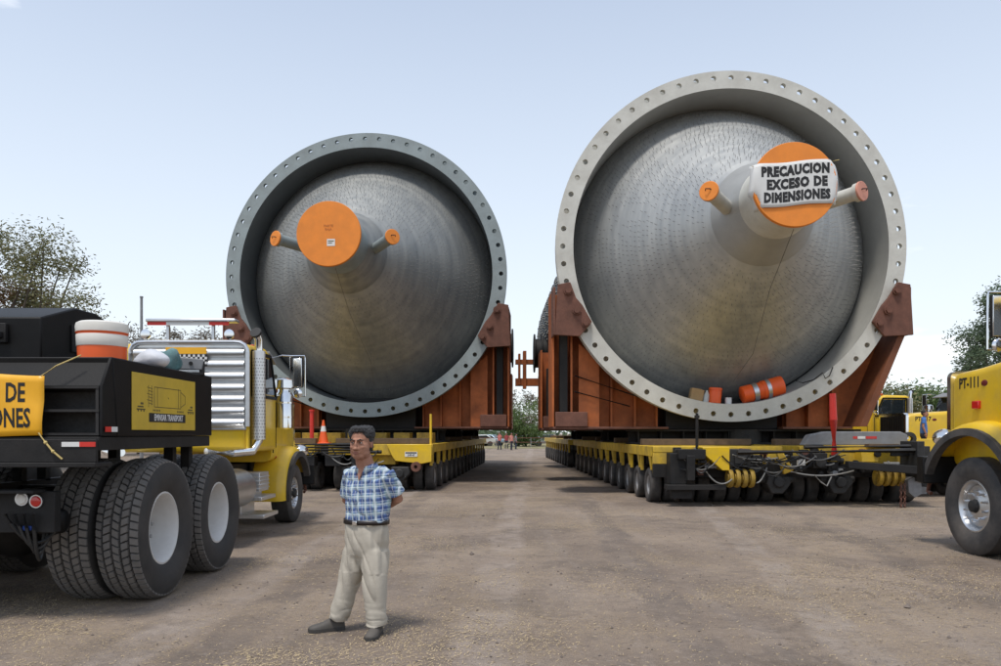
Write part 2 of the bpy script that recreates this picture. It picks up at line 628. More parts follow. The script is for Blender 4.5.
    # fine grit
    base = mix(ramp(nz(110, 3, 0.6), 0.54, 0.64, (0, 0, 0, 1), (0.7,) * 3 + (1,)), base, (0.10, 0.085, 0.075))
    # mid-size mottling and trampled crust
    base = mix(ramp(nz(5.0, 8, 0.75, dist=0.8), 0.5, 0.68, (0, 0, 0, 1), (0.65,) * 3 + (1,)), base, (0.15, 0.123, 0.106))
    base = mix(ramp(nz(14.0, 6, 0.75), 0.55, 0.70, (0, 0, 0, 1), (0.55,) * 3 + (1,)), base, (0.38, 0.32, 0.27))
    L(base, b.inputs['Base Color'])
    b.inputs['Roughness'].default_value = 0.9
    b.inputs['Specular IOR Level'].default_value = 0.25
    ad = N('ShaderNodeMath'); ad.operation = 'ADD'
    L(nz(9, 8, 0.7), ad.inputs[0]); 
    ml = N('ShaderNodeMath'); ml.operation = 'MULTIPLY'
    L(nz(90, 4, 0.6), ml.inputs[0]); ml.inputs[1].default_value = 0.25
    L(ml.outputs[0], ad.inputs[1])
    bp = N('ShaderNodeBump')
    bp.inputs['Strength'].default_value = 0.8
    bp.inputs['Distance'].default_value = 0.05
    L(ad.outputs[0], bp.inputs['Height'])
    L(bp.outputs[0], b.inputs['Normal'])
    return m


def gz(x, y):
    """gentle unevenness, only away from where things stand"""
    a = 0.012 * mnoise.noise(Vector((x * 0.7, y * 0.7, 3.1))) + 0.006 * mnoise.noise(Vector((x * 2.3, y * 2.3, 1.7)))
    return a - 0.010

g = MB()
xs = [-2500, -900, -300, -120, -60, -30] + [-20 + i * 0.5 for i in range(81)] + [30, 60, 120, 300, 900, 2500]
ys = [-2500, -300, -60, -12] + [-4 + i * 0.5 for i in range(61)] + [27 + i * 2 for i in range(24)] + [90, 140, 300, 900, 2500]
nx = len(xs)
g.add([(x, y, gz(x, y) if (-20 <= x <= 20 and -4 <= y <= 27) else -0.006) for y in ys for x in xs],
      [(j * nx + i, j * nx + i + 1, (j + 1) * nx + i + 1, (j + 1) * nx + i) for j in range(len(ys) - 1) for i in range(nx - 1)])
ground = tag(g.build('ground', ground_mat(), fix=False, smooth=180), kind='structure')

# straw and chaff litter (real slivers, in patches)
def patch(x, y):
    return mnoise.noise(Vector((x * 0.42 + 5, y * 0.42, 0.3))) + 0.5 * mnoise.noise(Vector((x * 1.3, y * 1.3, 7.3)))

M_STRAW = mat('dry_straw', (0.46, 0.355, 0.215), 0.9, 0, 0.45, 30)
st = MB()
r2 = random.Random(3)
cnt = 0
while cnt < 60000:
    y = 3.4 + 17 * r2.random() ** 1.7
    x = (r2.random() - 0.5) * 1.5 * y + 0.2
    if patch(x, y) < 0.12 + 0.4 * (r2.random() - 0.35):
        if r2.random() > 0.10:
            continue
    cnt += 1
    a = r2.random() * PI
    L_ = 0.004 + 0.020 * r2.random() ** 4
    w = 0.0016 + 0.0022 * r2.random()
    z = gz(x, y) + 0.002
    dx, dy = math.cos(a) * L_, math.sin(a) * L_
    px, py = -math.sin(a) * w, math.cos(a) * w
    t = (r2.random() - 0.3) * 0.008
    st.add([(x - dx - px, y - dy - py, z), (x + dx - px, y + dy - py, z + t + .003), (x + dx + px, y + dy + py, z + t + .003), (x - dx + px, y - dy + py, z + .003)],
           [(0, 1, 2, 3)])
tag(st.build('straw_litter', M_STRAW, fix=False, smooth=0), 'pale straw chaff scattered in patches over the brown dirt', 'straw', kind='stuff')

M_PEB = mat('pebble_stone', (0.19, 0.155, 0.13), 0.9, 0, 0.4, 20)
pb = MB()
for i in range(3500):
    y = 3.4 + 15 * r2.random() ** 1.6
    x = (r2.random() - 0.5) * 1.5 * y + 0.2
    s_ = 0.004 + 0.012 * r2.random() ** 3
    if r2.random() < 0.012:
        s_ = 0.02 + 0.02 * r2.random()
    c = Vector((x, y, gz(x, y) + s_ * 0.3))
    pts = [(1, 0, 0), (-1, 0, 0), (0, 1, 0), (0, -1, 0), (0, 0, .8), (0, 0, -.8)]
    pts = [c + Vector(p) * s_ * (0.7 + 0.6 * r2.random()) for p in pts]
    pb.add(pts, [(0, 2, 4), (2, 1, 4), (1, 3, 4), (3, 0, 4), (2, 0, 5), (1, 2, 5), (3, 1, 5), (0, 3, 5)])
tag(pb.build('pebbles', M_PEB, fix=False, smooth=0), 'small loose pebbles and clods strewn over the dirt', 'pebbles', kind='stuff')

# ------------------------------------------------------------------ vessels
RV = 4.65
M_SKIN_R = mat('dark_skirt_grey', (0.36, 0.355, 0.325), 0.7, 0, 0.12, 1.0, 0.5, (0.24, 0.235, 0.21), dscale=0.6)  # skirt wall greys, each darker than its bolt ring
M_SKIN_L = mat('dark_skirt_blue_grey', (0.10, 0.112, 0.116), 0.7, 0, 0.12, 1.0, 0.5, (0.065, 0.07, 0.07), dscale=0.6)

def vessel(label, loc, yaw, m_fl, m_cone, m_side_cap_b, length, seed, pins_on_shell):
    rr = random.Random(seed)
    t = thing('pressure_vessel', label, 'vessel', loc, yaw, 'huge steel vessels on trailers')
    cz = RV
    # bolt ring with real holes
    f = MB()
    N = 60
    ri, ro, rh, hr = 4.18, RV, 4.46, 0.072
    ay = 0.13
    for k in range(N):
        th = 2 * PI * k / N
        dth = PI / N
        bd = []
        for u, v in ((-1, -1), (-1/3, -1), (1/3, -1), (1, -1), (1, -1/3), (1, 1/3), (1, 1), (1/3, 1), (-1/3, 1), (-1, 1), (-1, 1/3), (-1, -1/3)):
            r_ = ri + (ro - ri) * (v + 1) / 2
            a_ = th + u * dth
            bd.append((r_ * math.cos(a_), r_ * math.sin(a_)))
        hp = []
        for i in range(12):
            an = R(225 + 30 * i)
            du, dv = hr * math.cos(an), hr * math.sin(an)
            hp.append(((rh + dv) * math.cos(th) - du * math.sin(th), (rh + dv) * math.sin(th) + du * math.cos(th)))
        vs = [(p[0], 0, cz + p[1]) for p in bd + hp] + [(p[0], ay, cz + p[1]) for p in bd + hp]
        fs = []
        for i in range(12):
            j = (i + 1) % 12
            fs += [(i, j, 12 + j, 12 + i), (24 + i, 36 + i, 36 + j, 24 + j), (12 + i, 12 + j, 36 + j, 36 + i)]
        f.add(vs, fs)
    f.lathe([(0, ro), (ay, ro)], (0, 0, cz), (0, 1, 0), 120)
    ring = f.build('bolt_ring', m_fl, t, smooth=0)
    # gusset ring behind the bolt ring
    f = MB()
    f.lathe([(0.42, 4.22), (0.42, RV - 0.02), (0.50, RV - 0.02), (0.50, 4.22)], (0, 0, cz), (0, 1, 0), 96)
    f.build('back_ring', m_fl, t)
    # a gusset plate between each second pair of bolts
    gm = MB()
    gm.box(4.20, RV - 0.03, 0.125, 0.425, -0.012, 0.012)
    gme = gm.mesh('gusset', m_fl, 0)
    for k in range(0, N, 2):
        o = obj('gusset', gme, t, (0, 0, cz), (0, -2 * PI * (k + 0.5) / N, 0))
    # skirt wall
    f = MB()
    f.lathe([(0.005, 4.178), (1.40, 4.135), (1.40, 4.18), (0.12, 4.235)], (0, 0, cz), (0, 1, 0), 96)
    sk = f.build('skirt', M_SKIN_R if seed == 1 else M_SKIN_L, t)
    # keyhole slots at the top of the skirt
    for k in range(0):
        a = 2 * PI * (k + 0.5) / 14
        s_ = MB()
        s_.box(-0.009, 0.009, 1.42, 1.66, -0.022, -0.012)
        o = s_.build('skirt_slot', M_BLK2, sk, smooth=0)
        o.location = (4.118 * math.cos(a), 0, cz + 4.118 * math.sin(a))
        o.rotation_euler = (0, PI / 2 - a, 0)
    # shell
    f = MB()
    f.lathe([(1.3, 4.15), (2.2, 4.02), (length - 2.0, 4.02), (length - 1.2, 3.75), (length - 0.5, 3.0), (length - 0.12, 1.9), (length, 0.6)],
            (0, 0, cz), (0, 1, 0), 72, capb=True)
    sh = f.build('shell', M_SHR, t)
    if pins_on_shell:
        p = MB()
        y = 3.0
        while y < length - 2.2:
            n = 64
            for k in range(n):
                a = 2 * PI * (k + 0.5 * (int(y * 2) % 2)) / n
                rad = Vector((math.cos(a), 0, math.sin(a)))
                c0 = rad * 4.0 + Vector((0, y, cz))
                p.cyl(c0, c0 + rad * 0.055, 0.05, n=6)
            y += 0.62
        q = tag(p.build('shell_studs', M_PIN, t, fix=False, smooth=0), kind='stuff')
    # cone bottom head; nose pitched very slightly up
    K = 0.034
    tr = lambda q: Vector((q[0], q[1], q[2] + (2.4 - q[1]) * K))
    yb, rb, yt, rt = 1.25, 4.11, -2.45, 1.20
    f = MB()
    prof = [(yb + 0.12, 4.125), (yb + 0.04, 4.10), (yb - 0.10, 4.0)]
    for i in range(1, 15):
        u = i / 14
        prof.append((yb - 0.1 + (yt - yb + 0.1) * u, 4.0 + (rt - 4.0) * u))
    f.lathe(prof, (0, 0, cz), (0, 1, 0), 120, tr=tr)
    cone = f.build('cone_head', m_cone, t, smooth=50)
    f = MB()
    f.lathe([(yt + 0.01, rt + 0.012), (yt - 0.03, rt + 0.008), (-3.02, 0.93), (-3.34, 0.825)], (0, 0, cz), (0, 1, 0), 80, tr=tr)
    kn = f.build('knuckle_cone', M_KNR if seed == 1 else m_cone, t)
    # neck with flange and blind cover
    f = MB()
    f.lathe([(-3.3, 0.83), (-4.18, 0.80), (-4.18, 0.86), (-4.33, 0.86), (-4.33, 0.5)], (0, 0, cz), (0, 1, 0), 64, tr=tr)
    nk = f.build('bottom_nozzle', m_fl, t)
    f = MB()
    f.lathe([(-4.335, 0.875), (-4.36, 0.885), (-4.43, 0.885), (-4.445, 0.875)], (0, 0, cz), (0, 1, 0), 72, capa=True, capb=True, tr=tr)
    cap = f.build('nozzle_cover', M_ORGC, nk)
    # two side nozzles
    zc = cz + (2.4 + 3.6) * K
    for s_ in (-1, 1):
        a_, b_ = Vector((s_ * 0.90, -2.80, zc - 0.03)), Vector((s_ * 1.63, -3.88, zc + 0.05))
        dd = (b_ - a_).normalized()
        f = MB()
        f.cyl(a_, b_, 0.155, n=28)
        f.cyl(b_ - dd * 0.1, b_, 0.2, n=28)
        sn = f.build('side_nozzle', m_fl, t)
        f = MB()
        f.cyl(b_ + dd * 0.001, b_ + dd * 0.05, 0.215, n=28)
        f.build('nozzle_cap', m_side_cap_b if s_ > 0 else M_ORGC, sn, bevel=0.01)
        f = MB()
        h0 = b_ + dd * 0.05
        f.tube([h0 + Vector((-.07, 0, .0)), h0 + dd * .05 + Vector((-.05, 0, .03)), h0 + dd * .05 + Vector((.05, 0, .03)), h0 + Vector((.07, 0, .0))], 0.013, 6)
        f.build('lifting_handle', M_BLK2, sn)
    # insulation pins in rings over the cone
    p = MB()
    rows = 31
    sl = Vector((0, yt - (yb - 0.1), rt - 4.0))
    nrm_r, nrm_y = -sl.y, sl.z           # outward normal in (r, y)
    ln = math.hypot(nrm_r, nrm_y)
    nrm_r, nrm_y = nrm_r / ln, nrm_y / ln
    for i in range(rows):
        u = 0.02 + 0.93 * i / (rows - 1)
        r_ = 4.0 + (rt - 4.0) * u
        y_ = (yb - 0.1) + (yt - yb + 0.1) * u
        n = int(2 * PI * r_ / 0.125)
        ph = rr.random()
        u += 0.006 * rr.gauss(0, 1)
        for k in range(n):
            a = 2 * PI * (k + ph + 0.3 * rr.random()) / n
            if rr.random() < 0.12 + 0.9 * max(0, mnoise.noise(Vector((r_ * 0.9 * math.cos(a), r_ * 0.9 * math.sin(a), seed)))):
                continue
            dirv = Vector((nrm_r * math.cos(a), nrm_y, nrm_r * math.sin(a)))
            b0 = tr(Vector((r_ * math.cos(a), y_ + 0.01 * rr.random(), cz + r_ * math.sin(a))))
            lg = 0.060 + 0.02 * rr.random()
            dirv = dirv + Vector((rr.gauss(0, .06), rr.gauss(0, .06), rr.gauss(0, .06)))
            tip = b0 + dirv * lg
            b1 = b0 - dirv * 0.01
            tx = Vector((-math.sin(a), 0, math.cos(a)))
            ty = dirv.cross(tx)
            w = 0.0052
            vs = []
            for c_ in (b1, tip):
                for q in range(3):
                    an = 2 * PI * q / 3
                    vs.append(c_ + tx * (w * math.cos(an)) + ty * (w * math.sin(an)))
            p.add(vs, [(0, 1, 4, 3), (1, 2, 5, 4), (2, 0, 3, 5), (3, 4, 5)])
    tag(p.build('insulation_pins', M_PIN, cone, fix=False, smooth=0), kind='stuff')
    # loose wire hanging from the nozzle down the cone
    f = MB()
    w0 = Vector((0.1, -4.1, cz + 0.2 - 0.82))
    pts = [w0, w0 + Vector((0.02, 1.5, -1.0)), w0 + Vector((0.25, 3.4, -2.3)), w0 + Vector((0.1, 4.6, -2.95))]
    f.tube(pts, 0.009, 5)
    f.build('hanging_wire', M_PIN, t)
    # trunnion spool on the side that faces the other vessel
    sx = -1 if seed == 1 else 1
    ty = 15.2 if seed == 1 else 10.4
    f = MB()
    b = Vector((sx * 3.7, ty, cz - 1.3))
    d = Vector((sx, 0, 0))
    f.lathe([(0, 0.72), (0.42, 0.72), (0.42, 0.88), (0.48, 0.88), (0.48, 0.66), (0.74, 0.66), (0.74, 0.88), (0.80, 0.88)], b, d, 40, capb=True)
    f.build('trunnion', M_BLK2, t)
    if seed == 1:
        f = MB()
        f.box(-5.05, -4.93, ty + 5.5, ty + 6.1, cz - 2.4, cz - 0.75)
        f.box(-4.80, -4.62, ty + 5.5, ty + 6.1, cz - 2.6, cz - 0.6)
        f.box(-5.2, -3.8, ty + 5.6, ty + 6.0, cz - 2.45, cz - 2.05)
        f.box(-5.2, -3.8, ty + 5.6, ty + 6.0, cz - 1.3, cz - 1.05)
        f.build('lifting_lug_frame', M_ORG, t, bevel=0.01)
    return t

YR, YL = 20.8, 25.7
CXR, CZR = 6.23, 6.60
CXL, CZL = -4.29, 6.82
YAW_L = R(-3.2)
vR = vessel('pale grey ringed steel vessel whose orange nozzle cover carries a white caution banner', (CXR, YR, CZR - RV), 0, M_FLR, M_CONER, M_PINKC, 23.5, 1, True)
vL = vessel('blue-grey ringed steel vessel with a bare orange nozzle cover and no banner', (CXL, YL, CZL - RV), YAW_L, M_FLL, M_CONEL, M_ORGC, 19.0, 2, False)
# small paper notice on the bare cover
f = MB()
f.box(-0.11, 0.11, -4.452, -4.4475, -0.34, -0.15)
o = f.build('paper_notice', M_WHT, vL, smooth=0)
o.location = (0.07, 0, RV + 6.85 * 0.034)
f = MB()
f.box(-0.08, 0.08, -4.4555, -4.453, -0.22, -0.195)
f.box(-0.08, 0.03, -4.4555, -4.453, -0.27, -0.25)
o2 = f.build('notice_print', M_INK2, o, smooth=0)
tm = obj('stencil_lettering', text_mesh('PARTE\nBAJA', 0.09, 1.0, 0.002, 0.001, mat('faint_stencil', (0.5, 0.14, 0.02), 0.6)), vL, (0.0, -4.448, RV + 6.85 * 0.034 + 0.16), (R(90), 0, 0))

# caution banner tied over the right vessel's cover
bn = thing('caution_banner', 'white vinyl banner with black block lettering tied over an orange nozzle cover', 'banner',
           (CXR, YR - 4.445, CZR + 6.85 * 0.034 + 0.01), 0)
f = MB()
W, H = 0.93, 0.46
nxg, nzg = 24, 12
vs = []
for j in range(nzg + 1):
    for i in range(nxg + 1):
        u, v = i / nxg * 2 - 1, j / nzg * 2 - 1
        x = u * W + 0.03 * v
        z = v * H + 0.07 * u + 0.012 * math.sin(5 * u)
        wrap = max(0.0, math.hypot(x * 1.0, z) - 0.86)
        y = -0.022 - 0.008 * math.sin(6 * u + 2 * v) * (1 - v * v) + wrap * 1.5
        if u > 0.9 and v > 0.85: z -= 0.02
        if u < -0.8 and v < -0.4:
            x += 0.35 * (-u - 0.8) + 0.5 * (-v - 0.4) * (-u - 0.5)
        vs.append((x, y, z))
fs = [(j * (nxg + 1) + i, j * (nxg + 1) + i + 1, (j + 1) * (nxg + 1) + i + 1, (j + 1) * (nxg + 1) + i) for j in range(nzg) for i in range(nxg)]
f.add(vs, fs)
def sheet_y(x, z):
    u = max(-1, min(1, x / W)); v = max(-1, min(1, (z - 0.07 * u) / H))
    return -0.022 - 0.008 * math.sin(6 * u + 2 * v) * (1 - v * v) + max(0.0, math.hypot(x, z) - 0.86) * 1.5
sheet = f.build('sheet', M_VINYL, bn, fix=False, smooth=180)
sol = sheet.modifiers.new('s', 'SOLIDIFY'); sol.thickness = 0.006; sol.offset = 1
for i, (txt, zz, sx_, xo) in enumerate((('PRECAUCION', 0.27, 0.80, 0.0), ('EXCESO', 0.0, 0.84, -0.16), ('DE', 0.0, 0.84, 0.52), ('DIMENSIONES', -0.27, 0.76, 0.03))):
    me = text_mesh(txt, 0.265, sx_ * 0.98, 0.019, 0.001, None, 'CENTER', 1.13)
    for v in me.vertices:      # follow the sheet
        v.co.x += xo
        x = v.co.x
        v.co.y += zz + 0.07 * x / W + 0.012 * math.sin(5 * x / W)
        v.co.z = -sheet_y(x, v.co.y) + 0.0085 + (0.0012 if v.co.z > 0 else 0)
    o = obj('lettering', me, bn, (0, 0, 0), (R(90), 0, 0))
for (a, b) in (((-0.90, 0, 0.36), (-0.72, 0.25, 0.45)), ((0.92, 0, 0.50), (0.7, 0.25, 0.52)), ((0.90, 0, -0.36), (0.72, .25, -0.4))):
    f = MB()
    f.tube([a, b], 0.008, 5)
    f.build('tie_cord', M_ROPE, bn)

# ------------------------------------------------------------------ saddles
M_ORGD = mat('dull_brown_orange_steel', (0.20, 0.065, 0.025), 0.7, 0, 0.3, 1.5, 0.6, (0.06, 0.03, 0.022))
def circ_z(x, r=4.24):
    return RV - math.sqrt(max(0, r * r - x * x))

def saddle(label, loc, yaw, front, zbase, seed, Wd=4.68):
    out = 1 if seed == 1 else -1       # side facing away from the other vessel
    """orange cradle under a vessel; local z=0 is the underside of its base plate; y=0 its front face"""
    t = thing('transport_saddle', label, 'saddle', loc, yaw, 'orange transport saddles')
    zo = -zbase            # vessel local zero relative to saddle zero
    dpt = 1.5
    f = MB()
    lo = -3.45 if (front and out < 0) else -Wd
    hi = 3.45 if (front and out > 0) else Wd
    for a_, b_ in ((lo, -1.55), (1.55, hi)):
        f = MB()
        f.box(a_, b_, -0.05, dpt, 0.0, 0.06)
        f.build('base_plate', M_RUST, t, bevel=0.008)
    ztop = zo + 3.55 if front else zo + 2.5
    for s_ in (-1, 1):
        narrow = front and s_ == out
        W = 3.45 if narrow else Wd
        if narrow:
            ztop = zo + RV - 2.35
        else:
            ztop = zo + 3.55 if front else zo + 2.5
        # web plates, cut to the vessel's curve
        for k, y in enumerate((0.55, 1.3)):
            poly = [(s_ * W, 0.06), (s_ * W, ztop)] if not narrow else [(s_ * 3.42, 0.06), (s_ * 4.52, zo + RV - 2.35)]
            xe = min(9 if narrow else W - 0.02, math.sqrt(max(0.1, 4.26 ** 2 - (RV - (ztop - zo)) ** 2)))
            n = 14
            for i in range(n + 1):
                x = xe + (1.75 - xe) * i / n
                poly.append((s_ * x, max(0.08, zo + circ_z(x, 4.26))))
            poly.append((s_ * 1.75, 0.06))
            m_ = MB()
            m_.prism(poly, 'y', y, y + 0.05)
            m_.build('web_plate', M_ORG, t)
        # outer side plate
        m_ = MB()
        if narrow:
            m_.prism([(s_ * 3.42, 0.061), (s_ * 3.62, 0.061), (s_ * 4.68, ztop + 0.12), (s_ * 4.50, ztop + 0.12)], 'y', -0.50, 1.35)
        else:
            m_.box(s_ * W - 0.03, s_ * W + 0.03, -0.02, dpt - 0.05, 0.061, ztop + 0.03)
        m_.build('side_plate', M_ORGD if narrow else M_ORG, t, bevel=0.006)
        # vertical stiffeners
        for x in (4.18, 3.72, 3.05, 2.4, 1.8):
            zt = min(ztop, zo + circ_z(x, 4.27)) - 0.01
            if zt < 0.2 or x > W - 0.1:
                continue
            m_ = MB()
            y0 = -0.02 if x > 3.9 else (0.08 if x > 3.2 else 0.3)
            m_.box(s_ * x - 0.025, s_ * x + 0.025, y0, 0.549, 0.061, zt)
            m_.build('stiffener', M_ORG, t)
        # face plate between the outer stiffeners, dark post, foot block
        if not narrow and Wd > 4.5:
            m_ = MB()
            m_.prism([(s_ * 3.42, 0.062), (s_ * 3.98, 0.062), (s_ * 3.98, ztop * 0.62), (s_ * 3.42, ztop * 0.50)], 'y', 0.04, 0.075)
            m_.build('face_plate', M_ORG, t)
            m_ = MB()
            m_.box(min(s_ * 4.28, s_ * 4.50), max(s_ * 4.28, s_ * 4.50), 0.02, 0.3, 0.4, ztop * 0.78)
            m_.build('post', M_BLK2, t, bevel=0.01)
            m_ = MB()
            m_.box(min(s_ * 3.75, s_ * 4.62), max(s_ * 3.75, s_ * 4.62), -0.10, 0.018, 0.062, 0.46)
            m_.build('foot_block', M_RUST, t, bevel=0.015)
        if front:
            # rusty bracket bolted over the bolt ring (in front of it)
            poly = [(-4.60, -1.03), (-4.27, -0.97), (-4.12, -1.38), (-3.95, -1.58), (-3.70, -2.02), (-4.02, -2.40), (-4.68, -2.36)]
            if s_ > 0:
                poly = [(-x + 0.10 * (1 if x < -4.2 else 0), z) for x, z in poly]
            poly = [(x, zo + RV + z) for x, z in poly]
            m_ = MB()
            m_.prism(poly, 'y', -0.64, -0.545)
            # ears tying the bracket back to the side plate
            m_.box(min(s_ * 4.66, s_ * 4.72) , max(s_ * 4.66, s_ * 4.72), -0.638, 0.2, zo + RV - 2.36, zo + RV - 1.1)
            br = m_.build('bracket', M_RUST, t, bevel=0.012)
            for (bx, bz) in ((-4.33, -1.2), (-4.10, -1.72), (-3.86, -2.05)):
                m_ = MB()
                bx = bx if s_ < 0 else -bx
                m_.cyl((bx, -0.639, zo + RV + bz), (bx, -0.69, zo + RV + bz), 0.12, n=14)
                m_.cyl((bx, -0.69, zo + RV + bz), (bx, -0.74, zo + RV + bz), 0.085, n=6)
                m_.build('bolt', M_RUST, br)
            m_ = MB()
    m_ = MB()
    m_.box(-1.54, 1.54, 0.35, 1.4, 0.0, zo + RV - 4.0)  # added dark block, keeps sky from showing through the gap under the shell
    m_.build('dark_gap_fill', M_BLK2, t, bevel=0.02)
    # tie rods across
    ztop = 2.9
    m_ = MB()
    for zz in (0.35, 0.5):
        m_.tube([(-4.1, -0.02, zz * ztop), (-2.6, -0.05, zz * ztop - 0.5), (-1.0, -0.05, zz * ztop - 1.0)] if zz * ztop > 1.1 else
                [(-4.1, -0.02, zz * ztop), (-2.6, -0.05, zz * ztop - 0.4)], 0.02, 6)
    m_.build('tie_rod', M_BLK2, t)
    return t

def along(cx, y0, yaw, d, lat=0):
    c, s_ = math.cos(yaw), math.sin(yaw)
    return (cx - s_ * d + c * lat, y0 + c * d + s_ * lat)

ZB_R = CZR - RV         # underside of right vessel ring
for lab, d, fr in (('orange saddle with rusty bolted brackets clamping the pale grey bolt ring', 0.53, True),
                   ('orange mid-length saddle under the pale grey ringed vessel, behind its bracketed saddle', 6.0, False),
                   ('orange rear saddle under the far end of the pale grey ringed vessel', 17.0, False)):
    x, y = along(CXR, YR, 0, d)
    zb = 1.76
    saddle(lab, (x, y, zb), 0, fr, zb - ZB_R, 1, 4.68 if d < 10 else 4.1)
ZB_L = CZL - RV
for lab, d, fr in (('orange saddle with rusty bolted brackets clamping the blue-grey bolt ring', 0.53, True),
                   ('orange mid-length saddle under the blue-grey ringed vessel, behind its bracketed saddle', 6.0, False),
                   ('orange rear saddle under the far end of the blue-grey ringed vessel', 15.0, False)):
    x, y = along(CXL, YL, YAW_L, d)
    zb = 1.80
    saddle(lab, (x, y, zb), YAW_L, fr, zb - ZB_L, 2, 4.68 if d < 1 else 4.25)

# ------------------------------------------------------------------ wheels
def tyre_mesh(name, Rt, W, rr, tread=False, n=40):
    """axis along x, centred"""
    h = W / 2
    s = Rt - rr
    k = 0.022 if tread else 0.0
    prof = [(-h * 0.66, rr), (-h * 0.82, rr + s * 0.12), (-h * 1.0, rr + s * 0.45), (-h * 0.97, rr + s * 0.75), (-h * 0.86, Rt - s * 0.08),
            (-h * 0.74, Rt - k), (-h * 0.3, Rt - k + 0.004), (0, Rt - k + 0.005), (h * 0.3, Rt - k + 0.004), (h * 0.74, Rt - k),
            (h * 0.86, Rt - s * 0.08), (h * 0.97, rr + s * 0.75), (h * 1.0, rr + s * 0.45), (h * 0.82, rr + s * 0.12), (h * 0.66, rr), (h * 0.62, rr - 0.01), (-h * 0.62, rr - 0.01), (-h * 0.66, rr)]
    f = MB()
    f.lathe(prof, (0, 0, 0), (1, 0, 0), n)
    if not tread:   # circumferential grooves read as ribs
        for gx in (-0.4, 0.0, 0.4):
            f.lathe([(gx * h - 0.03 * W, Rt + 0.006), (gx * h + 0.03 * W, Rt + 0.006)], (0, 0, 0), (1, 0, 0), n)
    return f.mesh(name, M_RUBD if tread else M_RUB, 40)

def tread_mesh(Rt, W, n=58):
    f = MB()
    h = W / 2
    rows = ((-0.74, 0.30, 0.25), (-0.37, 0.29, -0.4), (0.0, 0.28, 0.5), (0.37, 0.29, -0.4), (0.74, 0.30, 0.25))
    for ri_, (cx, w, sk) in enumerate(rows):
        for k in range(n):
            a = 2 * PI * (k + (0.5 if ri_ % 2 else 0)) / n
            da = 2 * PI / n * 0.42
            vs = []
            for (rad, shr) in ((Rt - 0.045 if abs(cx) > 0.5 else Rt - 0.03, 1.06), (Rt + 0.004 if abs(cx) < 0.5 else Rt - 0.002, 0.9)):
                for u, v in ((-1, -1), (1, -1), (1, 1), (-1, 1)):
                    x = (cx + u * w / 2 * shr) * h
                    aa = a + v * da * shr + sk * da * u * 0.9
                    r_ = rad
                    if abs(cx) > 0.5 and u * cx > 0:
                        r_ = rad - 0.022
                    vs.append((x, r_ * math.cos(aa), r_ * math.sin(aa)))
            f.add(vs, [(4, 5, 6, 7), (0, 1, 5, 4), (1, 2, 6, 5), (2, 3, 7, 6), (3, 0, 4, 7)])
    return f.mesh('tread', M_TREAD, 0, fix=True)

def rim_mesh(name, rr, W, dish, m, n=32, hub=True):
    """outer face towards +x"""
    h = W / 2
    f = MB()
    f.lathe([(h * 0.72, rr + 0.012), (h * 0.74, rr - 0.005), (h * 0.60, rr - 0.03), (h * 0.2, rr * 0.86), (h * 0.66 - dish, rr * 0.80), (h * 0.66 - dish, rr * 0.62),
             (h * 0.66 - dish + 0.05, rr * 0.42), (h * 0.66 - dish + 0.05, 0.02)], (0, 0, 0), (1, 0, 0), n, capb=True)
    if hub and dish > 0.2:      # hand holes in the deep disc
        for k in range(6):
            a = 2 * PI * k / 6
            c = Vector((h * 0.66 - dish, rr * 0.71 * math.cos(a), rr * 0.71 * math.sin(a)))
            f.cyl(c - Vector((0.004, 0, 0)), c + Vector((0.003, 0, 0)), rr * 0.075, n=12, mi=1)
        return f.mesh(name, [m, M_BLK2], 40)
    return f.mesh(name, m, 40)

# ------------------------------------------------------------------ modular trailers
TR_R, TR_W = 0.41, 0.28
ME_TT = tyre_mesh('tyre', TR_R, TR_W, 0.22, n=28)
ME_TRIM = rim_mesh('rim', 0.22, TR_W, 0.07, M_RIMG, 20)

